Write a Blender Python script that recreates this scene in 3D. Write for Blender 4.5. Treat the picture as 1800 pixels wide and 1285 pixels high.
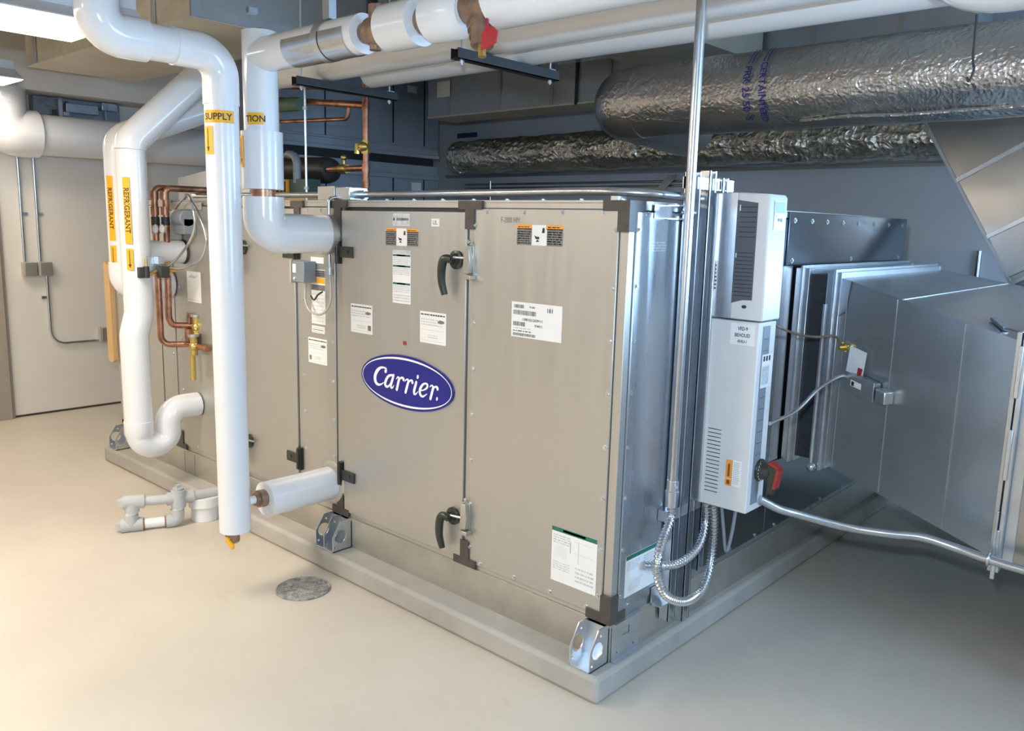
import bpy, bmesh, math, random
from mathutils import Vector, Matrix
random.seed(7)
PI = math.pi
for o in list(bpy.data.objects): bpy.data.objects.remove(o)
S = bpy.context.scene
COL = S.collection
# ------------------------------------------------------------ camera
cam_d = bpy.data.cameras.new('camera'); cam_d.lens = 29.005; cam_d.sensor_width = 36
cam_o = bpy.data.objects.new('camera', cam_d); COL.objects.link(cam_o); S.camera = cam_o
CAMR = Matrix(((0.7399473, -0.1321172, 0.6595627), (0.6721883, 0.1083279, -0.7324125), (0.0253153, 0.985297, 0.1689646)))
cam_o.matrix_world = Matrix.Translation((1.5174, -2.2268, 1.6)) @ CAMR.to_4x4()
cam_d.clip_start = 0.02
# ------------------------------------------------------------ world, exposure
w = bpy.data.worlds.new('world'); S.world = w; w.use_nodes = True
w.node_tree.nodes['Background'].inputs[0].default_value = (0.55, 0.66, 0.85, 1)
w.node_tree.nodes['Background'].inputs[1].default_value = 1.0
S.view_settings.view_transform = 'Standard'; S.view_settings.look = 'None'
S.view_settings.gamma = 1; S.view_settings.use_curve_mapping = False
S.view_settings.exposure = 0.0
S.cycles.max_bounces = 8; S.cycles.diffuse_bounces = 4; S.cycles.glossy_bounces = 4
S.cycles.use_denoising = True
# ------------------------------------------------------------ lights
def area(name, loc, size, power, col, direction, sy=None):
    l = bpy.data.lights.new(name, 'AREA'); l.energy = power; l.color = col
    l.shape = 'RECTANGLE'; l.size = size; l.size_y = sy or size
    o = bpy.data.objects.new(name, l); COL.objects.link(o); o.location = loc
    o.rotation_euler = Vector(direction).to_track_quat('-Z', 'Y').to_euler()
    return o
WARM = (1.0, 0.88, 0.74); COOL = (0.52, 0.74, 1.0)
# daylight through the two windows of the back and right wall
area('daylight_back', (2.95, 4.5, 1.75), 1.5, 440, (0.40, 0.66, 1.0), (0, -1, -0.05), 1.5)
area('daylight_right', (4.5, 0.6, 1.75), 2.0, 150, (0.34, 0.60, 1.0), (-1, 0, -0.05), 1.5)
# the photographer's flash, above and a little left of the camera
fl = bpy.data.lights.new('flash', 'SPOT'); fl.energy = 200; fl.color = (0.56, 0.76, 1.0); fl.shadow_soft_size = 0.03
fl.spot_size = math.radians(110); fl.spot_blend = 0.6
flo = bpy.data.objects.new('flash', fl); COL.objects.link(flo); flo.location = (1.42, -2.22, 1.78)
flo.rotation_euler = Vector((-0.75, 0.66, -0.12)).to_track_quat('-Z', 'Y').to_euler()

# ------------------------------------------------------------ materials
MATS = {}
def mat(name, col, rough=0.5, metal=0.0, noise=0.0, nscale=8.0, stretch=(1, 1, 1), bump=0.0, bscale=20.0, bstretch=(1, 1, 1), col2=None, emit=0, coat=0.0, spec=None, rvar=0.0, bdist=0.01):
    m = bpy.data.materials.new(name); m.use_nodes = True; nt = m.node_tree; N = nt.nodes; Lk = nt.links
    b = N['Principled BSDF']
    b.inputs['Base Color'].default_value = (*col, 1); b.inputs['Roughness'].default_value = rough; b.inputs['Metallic'].default_value = metal
    if coat: b.inputs['Coat Weight'].default_value = coat; b.inputs['Coat Roughness'].default_value = 0.08
    if spec is not None: b.inputs['Specular IOR Level'].default_value = spec
    if emit:
        b.inputs['Emission Color'].default_value = (*col, 1); b.inputs['Emission Strength'].default_value = emit
    if noise or bump or rvar:
        tc = N.new('ShaderNodeTexCoord')
    if noise or rvar:
        mp = N.new('ShaderNodeMapping'); mp.inputs['Scale'].default_value = stretch; Lk.new(tc.outputs['Object'], mp.inputs['Vector'])
        nz = N.new('ShaderNodeTexNoise'); nz.inputs['Scale'].default_value = nscale; nz.inputs['Detail'].default_value = 6; nz.inputs['Roughness'].default_value = 0.6
        Lk.new(mp.outputs[0], nz.inputs['Vector'])
        if noise:
            rp = N.new('ShaderNodeValToRGB'); c2 = col2 or tuple(max(0, c * (1 - noise)) for c in col); c1 = col if col2 else tuple(min(1, c * (1 + noise * 0.6)) for c in col)
            rp.color_ramp.elements[0].position = 0.35; rp.color_ramp.elements[1].position = 0.65
            rp.color_ramp.elements[0].color = (*c2, 1); rp.color_ramp.elements[1].color = (*c1, 1)
            Lk.new(nz.outputs['Fac'], rp.inputs[0]); Lk.new(rp.outputs[0], b.inputs['Base Color'])
        if rvar:
            mr = N.new('ShaderNodeMapRange'); mr.inputs['From Min'].default_value = 0.3; mr.inputs['From Max'].default_value = 0.7
            mr.inputs['To Min'].default_value = max(0.02, rough - rvar); mr.inputs['To Max'].default_value = min(1, rough + rvar)
            Lk.new(nz.outputs['Fac'], mr.inputs['Value']); Lk.new(mr.outputs[0], b.inputs['Roughness'])
    if bump:
        mp2 = N.new('ShaderNodeMapping'); mp2.inputs['Scale'].default_value = bstretch; Lk.new(tc.outputs['Object'], mp2.inputs['Vector'])
        n2 = N.new('ShaderNodeTexNoise'); n2.inputs['Scale'].default_value = bscale; n2.inputs['Detail'].default_value = 5
        Lk.new(mp2.outputs[0], n2.inputs['Vector'])
        bp = N.new('ShaderNodeBump'); bp.inputs['Strength'].default_value = bump; bp.inputs['Distance'].default_value = bdist
        Lk.new(n2.outputs['Fac'], bp.inputs['Height']); Lk.new(bp.outputs[0], b.inputs['Normal'])
    MATS[name] = m; return m
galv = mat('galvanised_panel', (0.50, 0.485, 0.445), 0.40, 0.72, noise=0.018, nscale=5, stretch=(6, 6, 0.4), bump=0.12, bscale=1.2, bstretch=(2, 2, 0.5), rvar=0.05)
galv_side = mat('galvanised_side', (0.46, 0.50, 0.54), 0.30, 0.85, noise=0.03, nscale=5, stretch=(6, 6, 0.4), bump=0.10, bscale=1.4, bstretch=(2, 2, 0.3), rvar=0.05)  # cool tint in the base stands in for bluish light on the side face
galv_smooth = mat('galvanised_darkened', (0.25, 0.28, 0.31), 0.13, 1.0, noise=0.04, nscale=5, stretch=(6, 6, 0.4), bump=0.05, bscale=1.4)  # base darkened to imitate the dim surroundings these panels mirror
galv_base = mat('galvanised_rail', (0.52, 0.50, 0.44), 0.36, 0.75, noise=0.14, nscale=4, bump=0.1, bscale=3)
steel = mat('bright_zinc', (0.62, 0.65, 0.68), 0.28, 0.9, noise=0.1, nscale=12)
ductm = mat('duct_sheet', (0.56, 0.59, 0.60), 0.27, 0.88, noise=0.10, nscale=3, bump=0.12, bscale=1.5)
duct_b = mat('duct_sheet_warm', (0.46, 0.44, 0.41), 0.24, 0.9, noise=0.12, nscale=2.5, bump=0.15, bscale=2)
ductdark = mat('duct_sheet_dull', (0.42, 0.42, 0.42), 0.4, 0.7, noise=0.10, nscale=3)
condm = mat('conduit_steel', (0.60, 0.62, 0.63), 0.25, 0.95, noise=0.08, nscale=15)
black = mat('black_plastic', (0.035, 0.032, 0.03), 0.45, noise=0.2, nscale=20)
bracketm = mat('corner_plastic', (0.075, 0.062, 0.05), 0.5, noise=0.15, nscale=20)
handlem = mat('handle_black', (0.03, 0.033, 0.025), 0.3, noise=0.2, nscale=20)
gasket = mat('gasket_rubber', (0.03, 0.03, 0.035), 0.7, noise=0.2, nscale=20)
pvc = mat('white_jacket', (0.76, 0.76, 0.75), 0.22, noise=0.02, nscale=3, coat=0.3, bump=0.03, bscale=6)
pvcf = mat('white_fitting', (0.78, 0.78, 0.77), 0.16, noise=0.02, nscale=3, coat=0.5)
pvcend = mat('insulation_end', (0.80, 0.80, 0.82), 0.7, noise=0.05, nscale=30)
greypvc = mat('grey_pvc', (0.50, 0.51, 0.50), 0.5, noise=0.10, nscale=12)
whitepvc = mat('white_plastic', (0.80, 0.79, 0.76), 0.35, noise=0.04, nscale=8)
purple = mat('primer_stain', (0.30, 0.13, 0.05), 0.6, noise=0.3, nscale=40)
copper = mat('copper', (0.66, 0.33, 0.20), 0.36, 0.8, noise=0.35, nscale=11, col2=(0.22, 0.09, 0.05))
brass = mat('brass', (0.70, 0.52, 0.16), 0.3, 0.9, noise=0.15, nscale=20)
bronze = mat('bronze_valve', (0.30, 0.20, 0.135), 0.42, 0.5, noise=0.25, nscale=18)
concrete = mat('pad_concrete', (0.47, 0.44, 0.385), 0.72, noise=0.22, nscale=2.2, bump=0.25, bscale=22, col2=(0.34, 0.32, 0.28))
yellow = mat('label_yellow', (0.85, 0.42, 0.01), 0.4, noise=0.03, nscale=10)
orange = mat('label_orange', (0.90, 0.36, 0.05), 0.4, noise=0.03, nscale=10)
ink = mat('label_ink', (0.03, 0.025, 0.02), 0.5, noise=0.1, nscale=10)
inkred = mat('label_ink_red', (0.35, 0.05, 0.02), 0.5, noise=0.1, nscale=10)
paper = mat('label_paper', (0.86, 0.84, 0.80), 0.45, noise=0.02, nscale=10)
greyink = mat('label_grey', (0.20, 0.185, 0.17), 0.5, noise=0.25, nscale=60)
paleink = mat('label_pale', (0.58, 0.60, 0.60), 0.5, noise=0.2, nscale=60)
green = mat('label_green', (0.02, 0.16, 0.10), 0.4, noise=0.1, nscale=10)
red = mat('red_plastic', (0.36, 0.03, 0.02), 0.4, noise=0.1, nscale=10)
redrag = mat('red_tag', (0.42, 0.02, 0.03), 0.5, noise=0.15, nscale=20)
blue = mat('logo_blue', (0.006, 0.009, 0.22), 0.3, noise=0.05, nscale=4, coat=0.1)
white = mat('logo_white', (0.90, 0.90, 0.90), 0.3, noise=0.02, nscale=10)
vfdm = mat('drive_enclosure', (0.70, 0.69, 0.66), 0.4, noise=0.02, nscale=6)
louvre = mat('drive_louvre', (0.10, 0.10, 0.115), 0.45, noise=0.06, nscale=10)
boxgrey = mat('box_grey', (0.25, 0.28, 0.31), 0.45, 0.2, noise=0.05, nscale=10)
boxbeige = mat('box_beige', (0.52, 0.48, 0.40), 0.5, 0.3, noise=0.06, nscale=10)
card = mat('cardboard_tan', (0.60, 0.38, 0.17), 0.7, noise=0.08, nscale=5)
foamgreen = mat('green_insulation', (0.12, 0.19, 0.12), 0.6, noise=0.15, nscale=10)
ahu2m = mat('rear_unit_panel', (0.42, 0.46, 0.50), 0.42, 0.6, noise=0.08, nscale=3)
darkbase = mat('dark_strip', (0.02, 0.02, 0.02), 0.5, noise=0.2, nscale=10)
glow = mat('lamp_lens', (1.0, 0.97, 0.92), 0.4, emit=3.2)
fixwhite = mat('fixture_white', (0.72, 0.74, 0.77), 0.3, noise=0.02, nscale=5)
beigeins = mat('duct_wrap_beige', (0.62, 0.56, 0.44), 0.45, 0.25, noise=0.12, nscale=4, bump=0.5, bscale=9, bdist=0.03)
beigeflat = mat('duct_wrap_smooth', (0.62, 0.57, 0.46), 0.45, 0.25, noise=0.10, nscale=3, bump=0.15, bscale=3)
glassm = mat('window_glass', (0.9, 0.95, 1.0), 0.02)
_nt = glassm.node_tree; _t = _nt.nodes.new('ShaderNodeBsdfTransparent'); _g = _nt.nodes.new('ShaderNodeBsdfGlossy'); _g.inputs['Roughness'].default_value = 0.02
_mx = _nt.nodes.new('ShaderNodeMixShader'); _mx.inputs[0].default_value = 0.06; _nt.links.new(_t.outputs[0], _mx.inputs[1]); _nt.links.new(_g.outputs[0], _mx.inputs[2])
_nt.links.new(_mx.outputs[0], _nt.nodes['Material Output'].inputs['Surface'])

def foil_mat(name, base, rough, b1, d1, sc):
    m = mat(name, base, rough, 0.95, noise=0.12, nscale=2.5, rvar=0.07)
    nt = m.node_tree; N = nt.nodes; Lk = nt.links; b = N['Principled BSDF']
    tc = N.new('ShaderNodeTexCoord')
    a = N.new('ShaderNodeTexNoise'); a.inputs['Scale'].default_value = sc; a.inputs['Detail'].default_value = 8; a.inputs['Distortion'].default_value = 0.8
    v = N.new('ShaderNodeTexVoronoi'); v.inputs['Scale'].default_value = sc * 2.2; v.feature = 'F1'
    Lk.new(tc.outputs['Object'], a.inputs['Vector']); Lk.new(tc.outputs['Object'], v.inputs['Vector'])
    ad = N.new('ShaderNodeMath'); ad.operation = 'MULTIPLY_ADD'; ad.inputs[1].default_value = 0.35
    Lk.new(v.outputs['Distance'], ad.inputs[0]); Lk.new(a.outputs['Fac'], ad.inputs[2])
    bp = N.new('ShaderNodeBump'); bp.inputs['Strength'].default_value = b1; bp.inputs['Distance'].default_value = d1
    Lk.new(ad.outputs[0], bp.inputs['Height']); Lk.new(bp.outputs[0], b.inputs['Normal'])
    return m
foil = foil_mat('foil_wrap', (0.66, 0.625, 0.59), 0.25, 0.75, 0.010, 26)
foil2 = foil_mat('foil_crumpled', (0.88, 0.80, 0.66), 0.30, 0.95, 0.03, 13)

# floor: sealed epoxy with soft mottling and stains
def floor_mat():
    m = mat('floor_coating', (0.62, 0.56, 0.46), 0.38, noise=0.10, nscale=1.3, col2=(0.56, 0.50, 0.41), bump=0.08, bscale=5, rvar=0.06)
    nt = m.node_tree; N = nt.nodes; Lk = nt.links; b = N['Principled BSDF']
    src = b.inputs['Base Color'].links[0].from_socket
    tc = N.new('ShaderNodeTexCoord'); mp = N.new('ShaderNodeMapping'); mp.inputs['Scale'].default_value = (1.1, 2.2, 1)
    Lk.new(tc.outputs['Object'], mp.inputs['Vector'])
    nz = N.new('ShaderNodeTexNoise'); nz.inputs['Scale'].default_value = 2.6; nz.inputs['Detail'].default_value = 9; nz.inputs['Roughness'].default_value = 0.7
    Lk.new(mp.outputs[0], nz.inputs['Vector'])
    rp = N.new('ShaderNodeValToRGB'); rp.color_ramp.elements[0].position = 0.60; rp.color_ramp.elements[1].position = 0.72
    rp.color_ramp.elements[0].color = (0, 0, 0, 1); rp.color_ramp.elements[1].color = (0.35, 0.35, 0.35, 1)
    Lk.new(nz.outputs['Fac'], rp.inputs[0])
    mx = N.new('ShaderNodeMix'); mx.data_type = 'RGBA'
    Lk.new(rp.outputs[0], mx.inputs['Factor']); Lk.new(src, mx.inputs['A']); mx.inputs['B'].default_value = (0.50, 0.38, 0.25, 1)
    Lk.new(mx.outputs['Result'], b.inputs['Base Color'])
    return m
floorm = floor_mat()
wallm = mat('wall_paint', (0.76, 0.72, 0.65), 0.6, noise=0.03, nscale=1.5)
wallb = mat('wall_paint_back', (0.64, 0.65, 0.67), 0.6, noise=0.03, nscale=1.5)
ceilm = mat('ceiling_deck', (0.42, 0.37, 0.31), 0.8, noise=0.15, nscale=2)
trimm = mat('door_frame_paint', (0.36, 0.31, 0.26), 0.5, noise=0.04, nscale=4)
gap_dark = mat('base_gap', (0.06, 0.04, 0.03), 0.7, noise=0.2, nscale=20)

# ------------------------------------------------------------ mesh builder
class MB:
    def __init__(s): s.v = []; s.f = []; s.m = []; s.sm = []
    def add(s, vs, fs, m=0, smooth=True):
        k = len(s.v); s.v += [Vector(p) for p in vs]
        for f in fs: s.f.append(tuple(i + k for i in f)); s.m.append(m); s.sm.append(smooth)
        return s
    def box(s, x0, x1, y0, y1, z0, z1, m=0):
        x0, x1 = sorted((x0, x1)); y0, y1 = sorted((y0, y1)); z0, z1 = sorted((z0, z1))
        vs = [(x, y, z) for z in (z0, z1) for y in (y0, y1) for x in (x0, x1)]
        return s.add(vs, [(0, 2, 3, 1), (4, 5, 7, 6), (0, 1, 5, 4), (2, 6, 7, 3), (0, 4, 6, 2), (1, 3, 7, 5)], m, False)
    def hexa(s, b, t, m=0):    # bottom quad, top quad, same winding (counterclockwise from above)
        return s.add(list(b) + list(t), [(3, 2, 1, 0), (4, 5, 6, 7), (0, 1, 5, 4), (1, 2, 6, 5), (2, 3, 7, 6), (3, 0, 4, 7)], m, False)
    def tube(s, pts, r, seg=20, m=0, caps=True, capm=None, closed=False):
        pts = [Vector(p) for p in pts]; n = len(pts); rs = r if isinstance(r, (list, tuple)) else [r] * n
        T = []
        for i in range(n):
            a = pts[(i - 1) % n] if closed else pts[max(i - 1, 0)]; b = pts[(i + 1) % n] if closed else pts[min(i + 1, n - 1)]
            d = b - a; T.append(d.normalized() if d.length > 1e-9 else (T[-1] if T else Vector((0, 0, 1))))
        u = T[0].orthogonal().normalized(); vs = []; k = len(s.v)
        for i in range(n):
            u = (u - T[i] * u.dot(T[i])); u = u.normalized() if u.length > 1e-6 else T[i].orthogonal().normalized()
            wv = T[i].cross(u)
            for j in range(seg):
                a = 2 * PI * j / seg; vs.append(pts[i] + (u * math.cos(a) + wv * math.sin(a)) * rs[i])
        fs = []
        for i in range(n if closed else n - 1):
            i2 = (i + 1) % n
            for j in range(seg): fs.append((i * seg + j, i * seg + (j + 1) % seg, i2 * seg + (j + 1) % seg, i2 * seg + j))
        s.add(vs, fs, m, True)
        if caps and not closed:
            cm = m if capm is None else capm
            s.f.append(tuple(k + j for j in reversed(range(seg)))); s.m.append(cm); s.sm.append(False)
            s.f.append(tuple(k + (n - 1) * seg + j for j in range(seg))); s.m.append(cm); s.sm.append(False)
        return s
    def cyl(s, a, b, r, r2=None, seg=24, m=0, capm=None): return s.tube([a, b], [r, r if r2 is None else r2], seg, m, True, capm)
    def ball(s, c, r, seg=14, rings=8, m=0, sc=(1, 1, 1)):
        c = Vector(c); vs = []; fs = []
        for i in range(1, rings):
            t = PI * i / rings
            for j in range(seg):
                a = 2 * PI * j / seg; vs.append(c + Vector((r * sc[0] * math.sin(t) * math.cos(a), r * sc[1] * math.sin(t) * math.sin(a), r * sc[2] * math.cos(t))))
        top = len(vs); vs.append(c + Vector((0, 0, r * sc[2]))); vs.append(c - Vector((0, 0, r * sc[2])))
        for i in range(rings - 2):
            for j in range(seg): fs.append((i * seg + j, (i + 1) * seg + j, (i + 1) * seg + (j + 1) % seg, i * seg + (j + 1) % seg))
        for j in range(seg): fs.append((top, j, (j + 1) % seg)); fs.append((top + 1, (rings - 2) * seg + (j + 1) % seg, (rings - 2) * seg + j))
        return s.add(vs, fs, m, True)
    def prism(s, pts, a, b, axis='y', m=0):   # 2D outline swept along an axis
        def P3(p, t): return {'y': (p[0], t, p[1]), 'x': (t, p[0], p[1]), 'z': (p[0], p[1], t)}[axis]
        n = len(pts); vs = [P3(p, a) for p in pts] + [P3(p, b) for p in pts]
        fs = [tuple(range(n)), tuple(reversed(range(n, 2 * n)))] + [(i, i + n, (i + 1) % n + n, (i + 1) % n) for i in range(n)]
        return s.add(vs, fs, m, False)
    def flat(s, O, U, V, N, u0, u1, v0, v1, lift, m=0):   # a flat patch on a plane
        c = [O + U * u + V * v + N * lift for u, v in ((u0, v0), (u1, v0), (u1, v1), (u0, v1))]
        return s.add(c, [(0, 1, 2, 3)], m, False)
def fillet(pts, r, n=8):
    pts = [Vector(p) for p in pts]; out = [pts[0]]
    for i in range(1, len(pts) - 1):
        a, b, c = pts[i - 1], pts[i], pts[i + 1]; d1 = (a - b); d2 = (c - b)
        rr = r[i - 1] if isinstance(r, (list, tuple)) else r
        ang = d1.angle(d2); 
        if ang > PI - 0.02 or rr <= 0: out.append(b); continue
        t = min(rr / math.tan(ang / 2), d1.length * 0.49, d2.length * 0.49); rr = t * math.tan(ang / 2)
        p1 = b + d1.normalized() * t; p2 = b + d2.normalized() * t
        cen = b + (d1.normalized() + d2.normalized()).normalized() * (rr / math.sin(ang / 2))
        v1 = p1 - cen; v2 = p2 - cen; tot = v1.angle(v2); ax = v1.cross(v2).normalized()
        for k in range(n + 1): out.append(cen + Matrix.Rotation(tot * k / n, 3, ax) @ v1)
    out.append(pts[-1]); return out
def spline(pts, n=8):
    pts = [Vector(p) for p in pts]; P = [2 * pts[0] - pts[1]] + pts + [2 * pts[-1] - pts[-2]]; out = []
    for i in range(1, len(P) - 2):
        for k in range(n):
            t = k / n; a, b, c, d = P[i - 1], P[i], P[i + 1], P[i + 2]
            out.append(0.5 * ((2 * b) + (c - a) * t + (2 * a - 5 * b + 4 * c - d) * t * t + (3 * b - a - 3 * c + d) * t ** 3))
    out.append(pts[-1]); return out
ORG = {}
def tag(o, label=None, cat=None, group=None, kind=None):
    if label: o['label'] = label
    if cat: o['category'] = cat
    if group: o['group'] = group
    if kind: o['kind'] = kind
    return o
def thing(name, label, cat, loc=(0, 0, 0), group=None):
    o = bpy.data.objects.new(name, None); o.empty_display_size = 0.05; COL.objects.link(o); o.location = loc; ORG[o.name] = Vector(loc)
    return tag(o, label, cat, group)
def obj(name, mb, mats, parent=None, bevel=0, label=None):
    me = bpy.data.meshes.new(name)
    if parent is not None: org = ORG[parent.name]
    else:
        xs = [v.x for v in mb.v]; ys = [v.y for v in mb.v]; zs = [v.z for v in mb.v]
        org = Vector(((min(xs) + max(xs)) / 2, (min(ys) + max(ys)) / 2, min(zs)))
    me.from_pydata([v - org for v in mb.v], [], mb.f)
    if not isinstance(mats, (list, tuple)): mats = [mats]
    for m in mats: me.materials.append(m)
    for p, mi, sm in zip(me.polygons, mb.m, mb.sm): p.material_index = mi; p.use_smooth = sm
    me.update()
    try: me.set_sharp_from_angle(angle=math.radians(40))
    except Exception: pass
    o = bpy.data.objects.new(name, me); COL.objects.link(o)
    if parent is not None: o.parent = parent; ORG[o.name] = org
    else: o.location = org; ORG[o.name] = org
    if bevel:
        bv = o.modifiers.new('bevel', 'BEVEL'); bv.width = bevel; bv.segments = 2; bv.limit_method = 'ANGLE'; bv.angle_limit = math.radians(50)
    if label: o['label'] = label
    return o
def struct(name, mb, m, parent=None, bevel=0):
    o = obj(name, mb, m, parent, bevel)
    if parent is None: o['kind'] = 'structure'
    return o
def clone(root, delta, parent=None, name=None):
    c = root.copy(); COL.objects.link(c); c.parent = parent
    if parent is None: c.location = root.location + Vector(delta)
    for ch in [x for x in bpy.data.objects if x.parent == root]: clone(ch, (0, 0, 0), c)
    return c
def flatshape(outer, holes, thick):
    """a 2D sheet with holes -> verts, faces in xy with thickness along z"""
    cu = bpy.data.curves.new('tmp', 'CURVE'); cu.dimensions = '2D'; cu.fill_mode = 'BOTH'; cu.extrude = thick / 2
    for loop in [outer] + list(holes):
        sp = cu.splines.new('POLY'); sp.points.add(len(loop) - 1); sp.use_cyclic_u = True
        for p, q in zip(sp.points, loop): p.co = (q[0], q[1], 0, 1)
    return _tomesh(cu)
def _tomesh(cu):
    o = bpy.data.objects.new('tmp', cu); COL.objects.link(o)
    dg = bpy.context.evaluated_depsgraph_get(); me = bpy.data.meshes.new_from_object(o.evaluated_get(dg))
    vs = [v.co.copy() for v in me.vertices]; fs = [tuple(p.vertices) for p in me.polygons]
    bpy.data.objects.remove(o); bpy.data.meshes.remove(me); bpy.data.curves.remove(cu)
    return vs, fs
def text2d(s, height, bold=0.0):
    cu = bpy.data.curves.new('tmp', 'FONT'); cu.body = s; cu.size = 1; cu.offset = bold; cu.resolution_u = 3; cu.fill_mode = 'FRONT'
    vs, fs = _tomesh(cu)
    x0 = min(v.x for v in vs); x1 = max(v.x for v in vs); y0 = min(v.y for v in vs); y1 = max(v.y for v in vs); k = height / (y1 - y0)
    return [((v.x - (x0 + x1) / 2) * k, (v.y - (y0 + y1) / 2) * k) for v in vs], fs, (x1 - x0) * k
def circ(cx, cy, r, n=24, ry=None): return [(cx + r * math.cos(2 * PI * i / n), cy + (ry or r) * math.sin(2 * PI * i / n)) for i in range(n)]
X3, Y3, Z3 = Vector((1, 0, 0)), Vector((0, 1, 0)), Vector((0, 0, 1))

# stickers: a thin card with printed patches
INKS = [paper, ink, greyink, paleink, orange, green, yellow, inkred, whitepvc, red]
def sticker(name, parent, plane, a0, a1, z0, z1, elems, base=0, label=None, off=0.0):
    mb = MB()
    if plane == 'F': O = Vector((a0, -off - 0.0012, z0)); U, V, N = X3, Z3, -Y3; mb.box(a0, a1, -off - 0.0012, -off, z0, z1, base)
    else: O = Vector((off + 0.0012, a0, z0)); U, V, N = Y3, Z3, X3; mb.box(off, off + 0.0012, a0, a1, z0, z1, base)
    W_, H_ = a1 - a0, z1 - z0
    for e in elems:
        k = e[0]
        if k == 'r': _, u0, u1, v0, v1, m = e; mb.flat(O, U, V, N, u0 * W_, u1 * W_, v0 * H_, v1 * H_, 0.0006 + 0.0002 * (m != 0), m)
        elif k == 't':      # rows of small print
            _, u0, u1, v0, v1, n, m = e
            for i in range(n):
                vv = v0 + (v1 - v0) * (i + 0.25) / n; hh = (v1 - v0) / n * 0.42; u = u0
                while u < u1 - 0.02:
                    l = random.uniform(0.02, 0.09); e2 = min(u + l, u1); mb.flat(O, U, V, N, u * W_, e2 * W_, vv * H_, (vv + hh) * H_, 0.0008, m); u = e2 + 0.018
        elif k == 'b':      # bar code
            _, u0, u1, v0, v1, m = e; u = u0
            while u < u1 - 0.005:
                l = random.choice((0.006, 0.01, 0.018)); mb.flat(O, U, V, N, u * W_, (u + l) * W_, v0 * H_, v1 * H_, 0.0008, m); u += l + random.choice((0.006, 0.009))
        elif k == 'x':      # words
            _, s, uc, vc, h, m = e; vs, fs, wd = text2d(s, h * H_, 0.01)
            mb.add([O + U * (uc * W_ + p[0]) + V * (vc * H_ + p[1]) + N * 0.0009 for p in vs], fs, m, False)
        elif k == 'f':      # free polygon
            _, pts, m = e; mb.add([O + U * (p[0] * W_) + V * (p[1] * H_) + N * 0.0009 for p in pts], [tuple(range(len(pts)))], m, False)
    return obj(name, mb, INKS, parent, label=label)
def screw(parent, p, n, r=0.0075):
    mb = MB(); p = Vector(p); n = Vector(n); mb.cyl(p, p + n * 0.002, r * 1.25, seg=10); mb.cyl(p + n * 0.002, p + n * 0.0065, r * 0.8, r * 0.7, seg=6)
    return obj('screw', mb, steel, parent)

# ============================================================ THE ROOM
XL, XR, YB, YF, ZC = -5.6, 4.2, 4.2, -6.0, 3.3
struct('floor', MB().box(XL - 0.1, XR + 0.1, YF - 0.1, YB + 0.1, -0.1, 0), floorm)
struct('ceiling', MB().box(XL - 0.1, XR + 0.1, YF - 0.1, YB + 0.1, ZC, ZC + 0.1), ceilm)
struct('wall_left', MB().box(XL - 0.1, XL, YF, YB, 0.012, ZC), wallm)
struct('wall_front', MB().box(XL, XR, YF - 0.1, YF, 0, ZC), wallm)
mb = MB().box(XL, 2.2, YB, YB + 0.1, 0, ZC).box(3.7, XR, YB, YB + 0.1, 0, ZC).box(2.2, 3.7, YB, YB + 0.1, 0, 1.0).box(2.2, 3.7, YB, YB + 0.1, 2.5, ZC)
struct('wall_back', mb, wallb)
mb = MB().box(XR, XR + 0.1, YF, -0.4, 0, ZC).box(XR, XR + 0.1, 1.6, YB, 0, ZC).box(XR, XR + 0.1, -0.4, 1.6, 0, 1.0).box(XR, XR + 0.1, -0.4, 1.6, 2.5, ZC)
struct('wall_right', mb, wallb)
mb = MB()
for x in (2.2, 2.93, 3.66): mb.box(x, x + 0.04, YB + 0.02, YB + 0.07, 1.0, 2.5)
for z in (1.0, 2.46): mb.box(2.24, 3.66, YB + 0.02, YB + 0.07, z, z + 0.04)
w1 = struct('window_1', mb, fixwhite); obj('pane', MB().box(2.24, 3.66, YB + 0.04, YB + 0.046, 1.04, 2.46), glassm, w1)
mb = MB()
for y in (-0.4, 0.58, 1.56): mb.box(XR + 0.02, XR + 0.07, y, y + 0.04, 1.0, 2.5)
for z in (1.0, 2.46): mb.box(XR + 0.02, XR + 0.07, -0.36, 1.56, z, z + 0.04)
w2 = struct('window_2', mb, fixwhite); obj('pane', MB().box(XR + 0.04, XR + 0.046, -0.36, 1.56, 1.04, 2.46), glassm, w2)
# door frame at the left wall, dark gap under the wall panel, bulkhead above the wall
mb = MB().box(XL, XL + 0.02, -0.34, -0.145, 0, 2.2).box(XL, XL + 0.045, -0.30, -0.17, 0, 2.2).box(XL, XL + 0.03, -0.26, -0.21, 0, 2.2)
struct('trim_1', mb, trimm, bevel=0.003)
struct('wall_gap_left', MB().box(XL - 0.005, XL + 0.004, -0.145, 3.0, 0.0, 0.016), gap_dark)  # dark strip standing in for the gap under the wall panel
struct('trim_2', MB().box(XL + 0.001, -5.25, -3.0, 3.4, 2.47, ZC - 0.001), wallm)
mb = MB().box(-5.3, 0.06, YB - 0.03, YB, 2.078, 2.108)
struct('trim_3', mb, ductdark)
# ============================================================ CONCRETE PAD
pad = obj('housekeeping_pad', MB().box(-3.97, 0.042, -0.12, 2.86, 0, 0.097), concrete, bevel=0.016)
tag(pad, 'low grey concrete pad carrying the big metal air handling unit', 'concrete pad')
# ============================================================ AIR HANDLING UNIT
AH = thing('air_handling_unit', 'long galvanised air handling unit with an oval blue badge, standing on the concrete pad', 'air handling unit', (-1.95, 1.35, 0.097))
L0 = -3.95; YE = 2.706; ZB, ZT = 0.24, 1.684
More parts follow.
